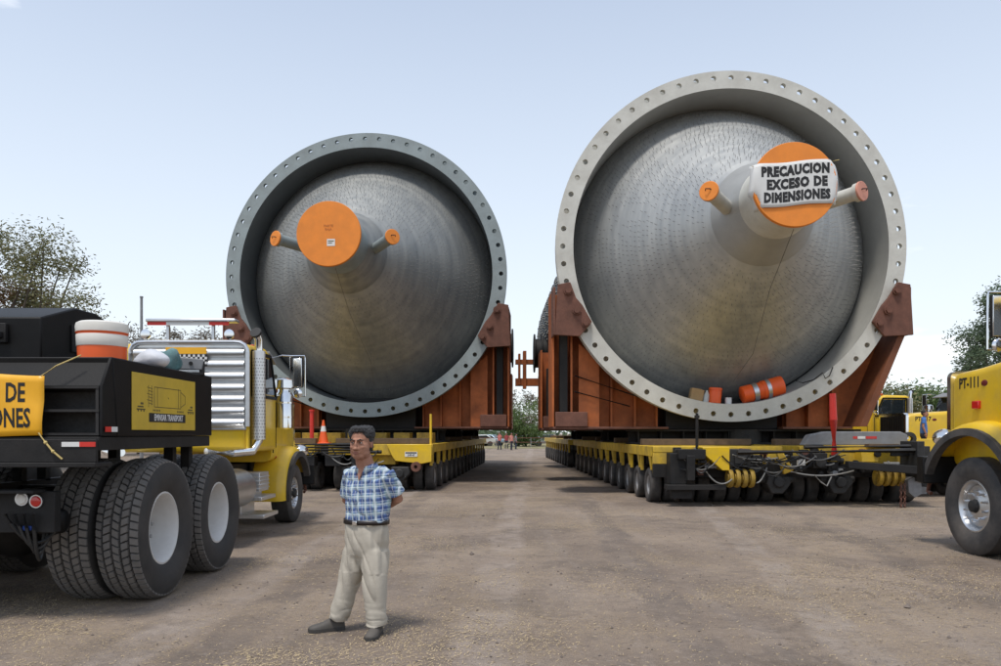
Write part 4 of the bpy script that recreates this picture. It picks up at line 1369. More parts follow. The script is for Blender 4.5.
def truck(label, loc, rotz, lift, Rf, group, lettering=None, detail=True, zcab=3.03, rear='none', wide=1.12):
    t = thing('truck', label, 'truck', loc, rotz, group)
    fa = 2.7
    zb = 1.35 + lift * 0.4
    zt = zcab
    hw = 1.06
    # chassis
    rear_y = -5.0 if rear == 'box' else -3.6
    part('chassis', M_BLK2, t, lambda f: (f.box(-0.46, -0.36, rear_y, 3.5, 0.80, 1.12), f.box(0.36, 0.46, rear_y, 3.5, 0.80, 1.12),
         [f.box(-0.36, 0.36, y, y + 0.1, 0.84, 1.08) for y in (rear_y + 0.1, -3.4, -1.9, -0.4, 1.0, 2.5, 3.35)]))
    # cab
    def cabf(f):
        prof = [(0, zb), (0, zt - 0.12), (0.10, zt), (1.0, zt + 0.02), (1.30, zt - 0.08), (1.58, zt - 0.78), (1.60, zb)]
        f.prism(prof, 'x', -hw, hw)
    cab = part('cab', M_YEL, t, cabf, 0.09)
    cab.modifiers['bevel'].segments = 4
    for s_ in (-1, 1):
        xo = s_ * (hw + 0.004)
        wz0, wz1 = zt - 0.74, zt - 0.16
        pane = [(0.22, wz0), (0.22, wz1), (1.12, wz1), (1.40, wz0)]
        w = part('side_window', M_GLASS, t, lambda f: f.prism(pane, 'x', xo - 0.006 * s_, xo + 0.012 * s_), 0)
        fr = [(0.17, wz0 - 0.05), (0.17, wz1 + 0.05), (1.15, wz1 + 0.05), (1.47, wz0 - 0.05)]
        def frf(f):
            for i in range(4):
                a, b = fr[i], fr[(i + 1) % 4]
                f.beam((xo + 0.01 * s_, a[0], a[1]), (xo + 0.01 * s_, b[0], b[1]), 0.05, 0.03, up=(1, 0, 0))
        part('window_frame', M_BLK, w, frf)
        part('door_seam', M_BLK2, t, lambda f: f.box(min(xo, xo + .006 * s_), max(xo, xo + .006 * s_), 0.13, 0.145, zb + 0.05, zt - 0.1))
        part('door_seam', M_BLK2, t, lambda f: f.box(min(xo, xo + .006 * s_), max(xo, xo + .006 * s_), 1.49, 1.505, zb + 0.05, zt - 0.85))
        part('door_handle', M_CHR, t, lambda f: f.box(min(xo, xo + .04 * s_), max(xo, xo + .04 * s_), 0.22, 0.38, wz0 - 0.2, wz0 - 0.16), 0.008)
        # windscreen half
        def ws(f):
            y0, z0, y1, z1 = 1.585, zt - 0.72, 1.36, zt - 0.16
            a, b = sorted((s_ * 0.03, s_ * 0.96))
            f.add([(a, y0 + 0.004, z0), (b, y0 + 0.004, z0), (b, y1 + 0.004, z1), (a, y1 + 0.004, z1), (a, y0 - 0.03, z0), (b, y0 - 0.03, z0), (b, y1 - 0.03, z1), (a, y1 - 0.03, z1)],
                  [(0, 1, 2, 3), (7, 6, 5, 4), (0, 4, 5, 1), (2, 6, 7, 3), (1, 5, 6, 2), (0, 3, 7, 4)])
        part('windscreen', M_GLASS, t, ws, 0, 0)
    rw = part('rear_window', M_GLASS, t, lambda f: f.box(-0.6, 0.6, -0.012, 0.02, zt - 0.72, zt - 0.25), 0.01)
    part('sun_visor', M_GREYM, t, lambda f: f.prism([(1.22, zt - 0.05), (1.62, zt - 0.20), (1.62, zt - 0.16), (1.22, zt + 0.0)], 'x', -hw + 0.02, hw - 0.02), 0.01)
    for x in (-0.8, -0.25, 0, 0.25, 0.8):
        part('roof_lamp', M_AMB, t, lambda f: f.ell((x, 1.05, zt + 0.045), (0.05, 0.09, 0.05), 8, 6))
    # hood
    zh0, zh1 = 2.36 + lift, 2.26 + lift
    def hoodf(f):
        rings = []
        for y, hw_, top in ((1.58, 0.96, zh0 + 0.02), (2.2, 0.90, zh0), (3.0, 0.84, zh1 + 0.03), (3.6, 0.80, zh1), (3.70, 0.76, zh1 - 0.05)):
            bot = 1.15
            rings.append([Vector((p, y, q)) for p, q in rrect(0, (top + bot) / 2, hw_, (top - bot) / 2, 0.13)])
        f.loft(rings)
    part('hood', M_YEL, t, hoodf)
    part('hood_seam', M_BLK2, t, lambda f: f.tube([(-0.955, 1.72, 1.3), (-0.955, 1.72, zh0 - 0.1), (-0.84, 1.72, zh0 + 0.012), (0.84, 1.72, zh0 + 0.012), (0.955, 1.72, zh0 - 0.1), (0.955, 1.72, 1.3)], 0.008, 5))
    # radiator shell
    def gr(f):
        f.loft([[Vector((p, y, q)) for p, q in rrect(0, (zh1 + 0.03 + 1.02) / 2, w_, (zh1 + 0.03 - 1.02) / 2, 0.10)] for y, w_ in ((3.705, 0.80), (3.80, 0.80), (3.83, 0.77))])
    g_ = part('radiator_shell', M_CHR, t, gr)
    part('radiator_core', M_BLK2, g_, lambda f: f.box(-0.68, 0.68, 3.82, 3.837, 1.12, zh1 - 0.08))
    if detail:
        for i in range(14):
            part('grille_bar', M_BLK, g_, lambda f: f.box(-0.66 + 0.0985 * i, -0.64 + 0.0985 * i, 3.838, 3.85, 1.13, zh1 - 0.09))
    part('bumper', M_BLK, t, lambda f: f.prism([(-1.22, 3.70), (-1.16, 3.98), (1.16, 3.98), (1.22, 3.70), (1.1, 3.64), (-1.1, 3.64)], 'z', 0.62 + lift, 1.02 + lift), 0.02)
    part('bumper_bracket', M_BLK2, t, lambda f: [f.box(q - 0.06, q + 0.06, 3.4, 3.75, 0.65 + lift, 1.0 + lift) for q in (-0.41, 0.41)])
    for q in (-0.95, 0.95):
        part('tow_hook', M_RUST, t, lambda f: f.tube([(q, 3.9, 0.65 + lift), (q, 4.02, 0.58 + lift), (q, 4.05, 0.48 + lift), (q, 3.96, 0.45 + lift)], 0.03, 6))
    # fenders
    zc = Rf + 0.02
    Ra = Rf + 0.27 + lift * 0.55
    for s_ in (-1, 1):
        def fen(f, s_=s_):
            rings = []
            xo = wide + 0.02
            for i in range(25):
                a = R(24 + 164 * i / 24)
                rad = Ra
                ca, sa = math.cos(a), math.sin(a)
                stretch = 1.10 if ca > 0 else 1.06
                ring = []
                for x_, dr in ((0.50, 0.02), (0.62, 0.045), (xo - 0.18, 0.045), (xo - 0.07, 0.02), (xo - 0.015, -0.04), (xo, -0.10), (xo - 0.03, -0.10), (xo - 0.06, -0.05), (xo - 0.2, 0.0), (0.62, 0.0), (0.50, -0.02)):
                    rr_ = rad + dr
                    ring.append(Vector((s_ * x_, fa + ca * rr_ * stretch, zc + sa * rr_)))
                rings.append(ring)
            f.loft(rings)
        fd = part('fender', M_YEL, t, fen, 0, 60)
        def fl(f, s_=s_):
            pts = []
            for i in range(25):
                a = R(22 + 168 * i / 24)
                ca, sa = math.cos(a), math.sin(a)
                st_ = 1.10 if ca > 0 else 1.06
                pts.append((ca * st_, sa))
            rings = []
            xo = wide + 0.02
            for ca, sa in pts:
                rings.append([Vector((s_ * x_, fa + ca * (Ra + dr), zc + sa * (Ra + dr))) for x_, dr in ((xo - 0.05, -0.06), (xo + 0.055, -0.055), (xo + 0.06, -0.155), (xo - 0.05, -0.165))])
            f.loft(rings)
        part('fender_flare', M_RUB, fd, fl, 0, 40)
        if lift > 0.1:
            part('marker_lamp', M_REDL, t, lambda f: f.box(min(s_ * 0.83, s_ * 0.885), max(s_ * 0.83, s_ * 0.885), 2.90, 3.06, 1.99, 2.10), 0.012)
        else:
            part('marker_lamp', M_AMB, t, lambda f: f.ell((s_ * 0.86, fa - 0.62, zc + Ra * 0.82), (0.06, 0.05, 0.035), 10, 6))
        part('headlamp', M_CHR, t, lambda f: (f.ell((s_ * 0.98, 3.55, 1.30 + lift), (0.15, 0.20, 0.13), 16, 10), f.beam((s_ * 0.8, 3.5, 1.28 + lift), (s_ * 0.98, 3.5, 1.28 + lift), 0.06, 0.06)))
        part('inner_wing', M_BLK2, t, lambda f: f.box(min(s_ * 0.50, s_ * 0.54), max(s_ * 0.50, s_ * 0.54), fa - 0.85, fa + 0.85, 0.8, 1.5 + lift))
        # front wheels
        tm_, rm_ = front_tyre(Rf)
        o = obj('tyre', tm_, t, (s_ * (wide - 0.18), fa, Rf - 0.01), (0.3, 0, 0))
        q = obj('rim', rm_, o, (0, 0, 0), (0, 0, 0 if s_ > 0 else PI))
        q = obj('hub', ME_HUBC, o, (s_ * 0.05, 0, 0), (0, 0, 0 if s_ > 0 else PI))
        # air cleaner on the cowl
        if detail:
            part('air_cleaner', M_CHR, t, lambda f: (f.lathe([(0, 0.06), (0.03, 0.15), (0.60, 0.15), (0.66, 0.11), (0.70, 0.11), (0.72, 0.17), (0.86, 0.16), (0.90, 0.08)], (s_ * 1.16, 1.68, zt - 1.32), (0, 0, 1), 24, capa=True, capb=True),
                 f.lathe([(0.2, 0.155), (0.23, 0.155)], (s_ * 1.16, 1.68, zt - 1.32), (0, 0, 1), 24), f.lathe([(0.45, 0.155), (0.48, 0.155)], (s_ * 1.16, 1.68, zt - 1.32), (0, 0, 1), 24), f.beam((s_ * 0.95, 1.68, zt - 1.0), (s_ * 1.06, 1.68, zt - 1.0), 0.1, 0.2)))
        # exhaust stack with perforated heat shield
        part('exhaust_stack', M_CHR, t, lambda f: (f.tube([(s_ * 0.62, -0.55, zb + 0.02), (s_ * 0.9, -0.25, zb + 0.0), (s_ * 1.12, 0.02, zb + 0.02), (s_ * 1.19, 0.12, zb + 0.18), (s_ * 1.19, 0.12, zt - 0.1), (s_ * 1.19, 0.11, zt + 0.06), (s_ * 1.17, 0.05, zt + 0.15)], 0.062, 14),))
        sb = part('stack_outlet', M_INK, t, lambda f: f.cyl((s_ * 1.172, 0.055, zt + 0.145), (s_ * 1.165, 0.02, zt + 0.168), 0.088, n=16))
        hs = part('heat_shield', M_ALU, t, lambda f: f.lathe([(0, 0.098), (zt - zb - 0.32, 0.098), (zt - zb - 0.31, 0.066), (0.0, 0.064), (0, 0.098)], (s_ * 1.19, 0.12, zb + 0.2), (0, 0, 1), 22))
        if detail:
            def holes(f):
                nz_ = int((zt - zb - 0.4) / 0.05)
                for i in range(nz_):
                    for k in range(16):
                        a = 2 * PI * (k + 0.5 * (i % 2)) / 16
                        c = Vector((s_ * 1.19 + 0.0985 * math.cos(a), 0.12 + 0.0985 * math.sin(a), zb + 0.24 + 0.05 * i))
                        tx = Vector((-math.sin(a), math.cos(a), 0)) * 0.008
                        uz = Vector((0, 0, 0.011))
                        nn = Vector((math.cos(a), math.sin(a), 0)) * 0.002
                        f.add([c + nn - tx, c + nn - uz, c + nn + tx, c + nn + uz], [(0, 1, 2, 3)])
            tag(part('shield_slots', M_BLK2, hs, holes, 0, 0), kind='stuff')
        # mirror
        zm0, zm1 = zt - 0.74, zt - 0.06
        xm = s_ * (hw + 0.34)
        mr_ = part('mirror_frame', M_CHR, t, lambda f: (f.tube([(s_ * (hw - 0.02), 1.30, zm1 - 0.05), (s_ * (hw + 0.1), 1.55, zm1 + 0.02), (xm - s_ * 0.12, 1.66, zm1 + 0.02), (xm + s_ * 0.12, 1.66, zm1 + 0.02), (xm + s_ * 0.13, 1.66, zm1 - 0.02), (xm + s_ * 0.13, 1.66, zm0)], 0.014, 8),
              f.tube([(xm - s_ * 0.13, 1.66, zm1 + 0.02), (xm - s_ * 0.13, 1.66, zm0 + 0.05), (s_ * (hw - 0.02), 1.50, zm0 + 0.0)], 0.014, 8),
              f.tube([(xm + s_ * 0.13, 1.66, zm0), (xm - s_ * 0.13, 1.66, zm0)], 0.014, 8)))
        part('mirror_glass', M_CHR, mr_, lambda f: f.box(xm - 0.075, xm + 0.075, 1.64, 1.655, zm0 + 0.16, zm1 - 0.02), 0.01)
        part('mirror_housing', M_BLK2, mr_, lambda f: f.box(xm - 0.085, xm + 0.085, 1.656, 1.70, zm0 + 0.15, zm1 - 0.01), 0.012)
        part('spot_mirror', M_CHR, mr_, lambda f: f.ell((xm, 1.65, zm0 + 0.05), (0.085, 0.025, 0.085), 16, 8))
        # fuel tank, battery box and steps
        part('fuel_tank', M_ALUD, t, lambda f: f.cyl((s_ * 0.82, -0.95, 0.80), (s_ * 0.82, 0.25, 0.80), 0.30, n=28), 0.02)
        part('battery_box', M_ALU, t, lambda f: (f.box(min(s_ * 0.62, s_ * 1.10), max(s_ * 0.62, s_ * 1.10), 0.45, 0.95, 0.72, 1.02), [f.box(min(s_ * 0.63, s_ * 1.115), max(s_ * 0.63, s_ * 1.115), 0.44, 0.96, 0.76 + 0.06 * k, 0.775 + 0.06 * k) for k in range(4)]), 0.008)
        part('step', M_ALU, t, lambda f: (f.box(min(s_ * 0.75, s_ * 1.16), max(s_ * 0.75, s_ * 1.16), 0.35, 1.15, 0.58, 0.64), f.box(min(s_ * 0.8, s_ * 1.2), max(s_ * 0.8, s_ * 1.2), 0.35, 1.15, 0.30, 0.36),
             f.box(min(s_ * 0.78, s_ * 0.82), max(s_ * 0.78, s_ * 0.82), 0.40, 1.10, 0.36, 0.60), f.box(min(s_ * 0.9, s_ * 1.0), max(s_ * 0.9, s_ * 1.0), 0.5, 0.9, 0.63, 0.73)), 0.008)
        if rear == 'none':
            for ya in (-2.0, -3.3):
                for x_ in (0.95, 0.58):
                    o = obj('tyre', tm_, t, (s_ * x_, ya, Rf - 0.01))
    part('front_axle', M_BLK2, t, lambda f: (f.box(-0.85, 0.85, fa - 0.06, fa + 0.06, Rf - 0.1, Rf + 0.03), f.cyl((-wide + 0.2, fa, Rf), (wide - 0.2, fa, Rf), 0.07, n=12), [f.box(q - 0.05, q + 0.05, fa - 0.7, fa + 0.7, Rf + 0.03, Rf + 0.12) for q in (-0.41, 0.41)]))
    if lettering:
        for s_ in (-1, 1):
            me = text_mesh(lettering, 0.21, 0.9, 0.006, 0.001)
            obj('lettering', me, t, (s_ * 0.829, 3.20, zh1 - 0.18), (R(90), 0, R(93.6) * s_))
            part('hood_emblem', M_BADGE, t, lambda f: f.ell((s_ * 0.854, 2.80, zh1 - 0.20), (0.014, 0.085, 0.045), 16, 8))
    return t

TX = -4.85
tkL = truck('yellow cab truck carrying a black ballast box with a painted ochre side sign', (TX, 12.0, 0), 0, 0.0, 0.54, 'yellow trucks', None, True, 3.03, 'box', 1.12)
tkR = truck('yellow truck numbered PT-111 with a chrome front hub, parked alongside the drawbar gear', (7.58, 8.0, 0), 0, 0.28, 0.665, 'yellow trucks', 'PT-111', True, 3.42, 'none', 1.12)
tkB = truck('yellow truck numbered PT-117 with a tall black radiator grille, behind the child in blue', (17.75, 28.0, 0), R(95), 0.05, 0.56, 'yellow trucks', 'PT-117', True, 3.12)
tkA = truck('yellow truck with chrome stacks, parked beyond the one numbered PT-117', (15.9, 31.4, 0), R(97), 0.05, 0.56, 'yellow trucks', None, False, 3.10)
tkC = truck('yellow truck mostly hidden at the far end of the truck row, under the pale vessel', (15.0, 36.2, 0), R(101), 0.05, 0.56, 'yellow trucks', None, False, 3.10)

# ---- rear of the left truck: everything local to (TX, 12.0)
def Y(w): return w - 12.0
def X(w): return w - TX
for s_ in (-1, 1):
    for ya in (7.95, 9.50):
        for x_, hubbed in ((1.33, True), (0.86, False)):
            o = obj('tyre', ME_BT, tkL, (s_ * x_, Y(ya), 0.692), (rnd.random(), 0, 0))
            obj('tread', ME_BTREAD, o)
            if hubbed:
                obj('rim', ME_BRIM, o, (0, 0, 0), (0, 0, 0 if s_ > 0 else PI))
                obj('hub', ME_HUBW, o, (-0.09 * s_, 0, 0), (0, 0, 0 if s_ > 0 else PI))
    
for ya in (7.95, 9.50):
    part('rear_axle', M_BLK2, tkL, lambda f: (f.cyl((-1.2, Y(ya), 0.69), (1.2, Y(ya), 0.69), 0.11, n=16), f.ell((0, Y(ya), 0.69), (0.3, 0.28, 0.3), 18, 10)))
part('leaf_spring', M_BLK2, tkL, lambda f: [f.tube([(q, Y(7.6), 0.75), (q, Y(8.7), 1.0), (q, Y(9.9), 0.75)], 0.06, 6) for q in (-0.52, 0.52)])
BX = X(-3.35)
# ballast box: side panels, open shelving at the back
part('ballast_box', M_BLK, tkL, lambda f: f.prism([(Y(6.95), 1.62), (Y(9.26), 1.62), (Y(9.26), 2.315), (Y(6.86), 2.315)], 'x', -BX, BX), 0.012)
part('box_rear_slope', M_BLK, tkL, lambda f: f.prism([(Y(6.69), 1.625), (Y(6.94), 1.625), (Y(6.855), 2.312), (Y(6.69), 2.05)], 'x', BX - 0.03, BX - 0.004), 0.003)
part('box_rear_slope', M_BLK, tkL, lambda f: f.prism([(Y(6.69), 1.625), (Y(6.94), 1.625), (Y(6.855), 2.312), (Y(6.69), 2.05)], 'x', -BX + 0.004, -BX + 0.03), 0.003)
def shelf(f):
    for z in (1.63, 1.83, 2.03):
        f.box(-BX + 0.031, BX - 0.031, Y(6.68), Y(6.948), z, z + 0.022)
    for x_ in (-0.95, 0.0, 0.55, BX - 0.06, -BX + 0.031):
        f.box(x_, x_ + 0.025, Y(6.685), Y(6.948), 1.652, 2.03)
part('slope_panel', M_BLK, tkL, lambda f: f.prism([(Y(6.70), 2.055), (Y(6.90), 2.308), (Y(6.93), 2.308), (Y(6.73), 2.055)], 'x', -BX + 0.031, BX - 0.031))
part('rear_shelving', mat('worn_black_edge', (0.022, 0.021, 0.021), 0.6, 0.0, 0.4, 5, 0.5, (0.075, 0.07, 0.065), spec=0.3), tkL, shelf)
part('rear_panel', mat('scuffed_black_panel', (0.035, 0.034, 0.033), 0.75, 0, 0.4, 14, 0.4, (0.075, 0.07, 0.065), bump=0.3), tkL, lambda f: f.box(-BX + 0.035, BX - 0.035, Y(6.90), Y(6.946), 1.655, 2.028))
# deck rails and rear bumper beam
part('box_deck', M_BLK2, tkL, lambda f: (f.box(-BX + 0.02, BX - 0.02, Y(6.66), Y(9.24), 1.50, 1.618), f.box(-BX + 0.02, BX - 0.02, Y(6.62), Y(6.655), 1.40, 1.60), f.box(-BX + 0.02, BX - 0.02, Y(6.60), Y(6.9), 1.36, 1.40)), 0.006)
for x_ in (-1.0, -0.41, 0.41, 1.25):
    for y_ in (6.8, 8.62, 9.08):
        if abs(x_) < 0.9 or y_ > 7:
            part('deck_support', M_BLK2, tkL, lambda f: f.box(x_ - 0.05, x_ + 0.05, Y(y_), Y(y_) + 0.1, 1.1, 1.50))
part('rear_crossmember', M_BLK2, tkL, lambda f: (f.box(-1.0, 1.0, Y(6.85), Y(6.95), 0.78, 1.14), f.box(0.38, 0.9, Y(6.70), Y(6.9), 1.13, 1.16), f.box(-0.3, 0.3, Y(6.75), Y(6.86), 0.6, 0.8), f.box(0.30, 0.44, Y(6.86), Y(12), 0.76, 1.1)), 0.006)
part('reflective_tape', M_WHT, tkL, lambda f: f.box(X(-3.66), X(-3.51), Y(6.612), Y(6.6195), 1.535, 1.575), smooth=0)
part('reflective_tape', M_RED, tkL, lambda f: f.box(X(-3.51), X(-3.30) - 0.075, Y(6.612), Y(6.6195), 1.535, 1.575), smooth=0)
part('reflective_tape', M_RED, tkL, lambda f: f.box(X(-3.345), X(-3.34), Y(6.72), Y(6.82), 1.66, 1.705), smooth=0)
part('reflective_tape', M_WHT, tkL, lambda f: f.box(X(-3.345), X(-3.34), Y(6.82), Y(6.93), 1.66, 1.705), smooth=0)
for i, (x_, m_) in enumerate(((0.72, M_WHT), (0.845, M_REDL))):
    l_ = part('tail_lamp', M_ALUD, tkL, lambda f: f.lathe([(0, 0.03), (0.01, 0.058), (0.05, 0.058)], (x_, Y(6.88), 1.075 - 0.02 * i), (0, -1, 0), 20, capb=True))
    part('lamp_lens', m_, l_, lambda f: f.lathe([(0.051, 0.048), (0.062, 0.04), (0.066, 0.02)], (x_, Y(6.88), 1.075 - 0.02 * i), (0, -1, 0), 20, capb=True))
part('lamp_bracket', M_RED, tkL, lambda f: f.box(0.80, 0.90, Y(6.86), Y(6.875), 1.125, 1.145), smooth=0)
part('air_line', M_BCABLE, tkL, lambda f: [f.tube(hanging((0.6 + 0.08 * k, Y(6.8), 0.95), (0.98 - 0.05 * k, Y(7.0), 0.86), 0.22 + 0.05 * k), 0.016, 6) for k in range(4)])
part('air_tank', M_BLK, tkL, lambda f: (f.cyl((0.52, Y(7.05), 0.86), (0.95, Y(7.05), 0.86), 0.11, n=18), f.ell((0.95, Y(7.05), 0.86), (0.05, 0.11, 0.11), 16, 8)))
part('glad_hand', M_BLUE, tkL, lambda f: f.box(0.72, 0.80, Y(6.84), Y(6.88), 0.80, 0.84), 0.006)
part('mud_flap', M_BLK2, tkL, lambda f: [f.box(q - 0.16, q + 0.16, Y(10.7), Y(10.72), 0.45, 1.1) for q in (-0.75, 0.75)])
# upper tank on the box
tank = part('equipment_housing', M_BLK, tkL, lambda f: f.prism([(Y(7.25), 2.312), (Y(7.25), 2.72), (Y(7.85), 2.90), (Y(8.25), 2.905), (Y(8.5), 2.85), (Y(8.72), 2.72), (Y(8.78), 2.45), (Y(8.78), 2.312)], 'x', -1.45, X(-4.2)), 0.015)
part('hatch', M_BLK2, tank, lambda f: f.box(X(-4.199), X(-4.18), Y(7.75), Y(7.95), 2.45, 2.72), 0.005)
part('latch', M_BLK2, tank, lambda f: (f.box(X(-4.62), X(-4.50), Y(7.2), Y(7.249), 2.48, 2.66), f.box(X(-4.6), X(-4.52), Y(7.15), Y(7.2), 2.52, 2.58)), 0.008)
# side sign
sg = part('side_sign', M_SIGN, tkL, lambda f: f.box(BX + 0.001, BX + 0.008, Y(7.21), Y(8.72), 1.68, 2.215), 0.002)
def drawing(f):
    xx = BX + 0.0085
    def ln(a, b, w=0.007):
        f.beam((xx, Y(a[0]), a[1]), (xx, Y(b[0]), b[1]), w, 0.0016, up=(1, 0, 0))
    # vessel outline with cradle lines, drawn as on the panel
    for a, b in (((7.68, 2.10), (8.32, 2.10)), ((7.68, 1.905), (8.32, 1.905)), ((7.68, 2.10), (7.68, 1.905)), ((8.26, 2.11), (8.26, 1.90)), ((8.32, 2.10), (8.32, 1.905)),
                 ((8.32, 2.08), (8.44, 2.04)), ((8.44, 2.04), (8.44, 1.96)), ((8.44, 1.96), (8.32, 1.92)), ((8.0, 2.01), (8.02, 1.995)), ((7.75, 2.1), (7.75, 1.905))):
        ln(a, b)
    for k in range(6):
        ln((7.52 + 0.03 * (k % 2), 2.09 - 0.03 * k), (7.64, 2.08 - 0.03 * k), 0.006)
    ln((7.55, 2.11), (7.55, 1.90)); ln((7.62, 2.11), (7.62, 1.92))
    for y0 in (7.30, 8.50):
        ln((y0, 1.875), (y0 + 0.18, 1.875), 0.012); ln((y0 + 0.02, 1.90), (y0 + 0.14, 1.90), 0.014); ln((y0 + 0.08, 1.93), (y0 + 0.14, 1.93), 0.02)
        for k in range(3):
            f.cyl((xx - 0.0008, Y(y0 + 0.03 + 0.06 * k), 1.862), (xx + 0.0008, Y(y0 + 0.03 + 0.06 * k), 1.862), 0.012, n=8)
    for k in range(5):
        for y0 in (7.66, 8.24):
            f.cyl((xx - 0.0008, Y(y0 + 0.035 * k), 1.872), (xx + 0.0008, Y(y0 + 0.035 * k), 1.872), 0.011, n=8)
part('vessel_drawing', M_INK2, sg, drawing, 0, 0)
part('name_plate', M_INK, sg, lambda f: f.box(BX + 0.0085, BX + 0.011, Y(7.56), Y(8.44), 1.757, 1.845), smooth=0)
obj('lettering', text_mesh('EMINSAR TRANSPORT', 0.088, 0.80, 0.002, 0.0006, M_WHT), sg, (BX + 0.0122, Y(8.02), 1.80), (R(90), 0, R(90)))
# aluminium headache rack behind the cab
rx0, rx1 = -0.66, 1.02
def rackframe(f):
    pts = [(rx0 - 0.05, -0.06, 1.62), (rx0 - 0.05, -0.06, 2.86)] + [(rx0 + 0.10 - 0.15 * math.cos(R(a)), -0.06, 2.88 + 0.15 * math.sin(R(a))) for a in (15, 45, 75)] + \
          [(rx0 + 0.2, -0.06, 3.035), (rx1 - 0.15, -0.06, 3.035)] + [(rx1 - 0.10 + 0.15 * math.sin(R(a)), -0.06, 2.88 + 0.15 * math.cos(R(a))) for a in (15, 45, 75)] + [(rx1 + 0.05, -0.06, 2.86), (rx1 + 0.05, -0.06, 1.75)]
    f.tube(pts, 0.035, 10)
rk = part('headache_rack', M_ALUD, tkL, rackframe)
for k in range(7):
    z0 = 1.72 + 0.178 * k
    def slat(f):
        pr = [(-0.031, z0)] + [(-0.04 - 0.05 * math.sin(PI * i / 8) ** 0.7, z0 + 0.012 + 0.14 * i / 8) for i in range(9)] + [(-0.031, z0 + 0.164)]
        f.prism(pr, 'x', rx0, rx1)
    part('rack_slat', M_ALU, rk, slat)
part('rack_back_sheet', M_ALU, rk, lambda f: f.box(rx0 - 0.02, rx1 + 0.02, -0.03, -0.022, 1.70, 3.01))
part('sign_strip', M_BANNER, rk, lambda f: f.box(-0.16, 0.46, -0.101, -0.094, 2.85, 2.95), smooth=0)
cw = M_WHT, M_INK
def chk(f):
    for i in range(18):
        for j in range(5):
            x_ = -0.18 + 0.036 * i
            f.box(x_, x_ + 0.036, -0.100, -0.095, 2.66 + 0.036 * j, 2.696 + 0.036 * j, (i + j) % 2)
f = MB(); chk(f); f.build('chequered_strip', [M_WHT, M_INK], rk, smooth=0)
# light bar
lb = part('light_bar', M_ALUD, tkL, lambda f: f.box(-0.46, 0.90, -0.12, 0.10, 3.335, 3.385), 0.015)
part('bar_post', M_ALUD, lb, lambda f: (f.box(-0.17, -0.13, -0.05, 0.0, 3.05, 3.335), f.box(0.52, 0.56, -0.05, 0.0, 3.05, 3.335)))
part('bar_tape', M_RED, lb, lambda f: (f.box(-0.44, -0.15, -0.10, -0.085, 3.285, 3.334), f.box(0.5, 0.80, -0.10, -0.085, 3.285, 3.334)), smooth=0)
part('bar_tape', M_WHT, lb, lambda f: f.box(-0.15, 0.5, -0.10, -0.085, 3.285, 3.334), smooth=0)
for x_ in (-0.47, 0.80):
    wl_ = part('work_lamp', M_CHR, tkL, lambda f: (f.lathe([(0, 0.03), (0.03, 0.07), (0.07, 0.075), (0.075, 0.06)], (x_, -0.02, 3.15), (0, -1, 0), 20, capb=True), f.cyl((x_, -0.03, 3.04), (x_, -0.03, 3.1), 0.015, n=8)))
part('amber_beacon', M_RED, tkL, lambda f: f.ell((0.55, 2.4, 1.7), (0.01, 0.01, 0.01), 6, 4)) if False else None
part('cab_corner_trim', M_YEL, tkL, lambda f: f.box(1.03, 1.075, -0.02, 0.05, 1.40, 1.72), 0.01)

# banner tied across the back shelf of the left truck
bn2 = thing('caution_banner', 'orange-yellow vinyl banner with black lettering roped to the black box', 'banner', (-4.62, 6.655, 1.62))
def bsy(u, v): return -0.014 - 0.010 * math.sin(4 * u + 3 * v) ** 2 - 0.006 * math.sin(9 * u * v)
def bsheet(f):
    nxg, nzg = 30, 10
    W = 0.785
    vs = []
    for j in range(nzg + 1):
        for i in range(nxg + 1):
            u, v = i / nxg * 2 - 1, j / nzg
            edge = (abs(u) ** 10) * 0.0
            z = v * 0.53 + 0.018 * math.cos(u * 3) * (1 if v > .5 else -0.6)
            x_ = u * (W + 0.02 * v)
            y_ = bsy(u, v)
            vs.append((x_, y_, z))
    f.add(vs, [(j * (nxg + 1) + i, j * (nxg + 1) + i + 1, (j + 1) * (nxg + 1) + i + 1, (j + 1) * (nxg + 1) + i) for j in range(nzg) for i in range(nxg)])
sh_ = part('sheet', M_BANNER, bn2, bsheet, 0, 180)
sol = sh_.modifiers.new('s', 'SOLIDIFY'); sol.thickness = 0.003; sol.offset = 1
for txt, zz, x_ in (('DE', 0.365, 0.64), ('EXCESO', 0.365, 0.36), ('DIMENSIONES', 0.150, 0.69)):
    me = text_mesh(txt, 0.225, 0.60, 0.0055, 0.001, M_INK, 'RIGHT')
    for v in me.vertices:
        v.co.x += x_; v.co.y += zz
        v.co.z = -bsy(v.co.x / 0.79, v.co.y / 0.53) + 0.0045 + (0.001 if v.co.z > 0 else 0)
    obj('lettering', me, bn2, (0, 0, 0), (R(90), 0, 0))
part('rope', M_ROPE, bn2, lambda f: f.tube([(0.775, -0.02, 0.51), (0.90, -0.01, 0.60), (1.05, 0.10, 0.70)], 0.006, 6))
part('rope', M_ROPE, bn2, lambda f: (f.tube([(0.76, -0.03, 0.03), (0.83, -0.05, -0.05), (0.89, -0.055, -0.12), (0.97, -0.05, -0.19)], 0.008, 6),
     f.ell((0.83, -0.05, -0.05), (0.016, 0.016, 0.016), 8, 6), f.ell((0.895, -0.055, -0.125), (0.015, 0.015, 0.015), 8, 6)))

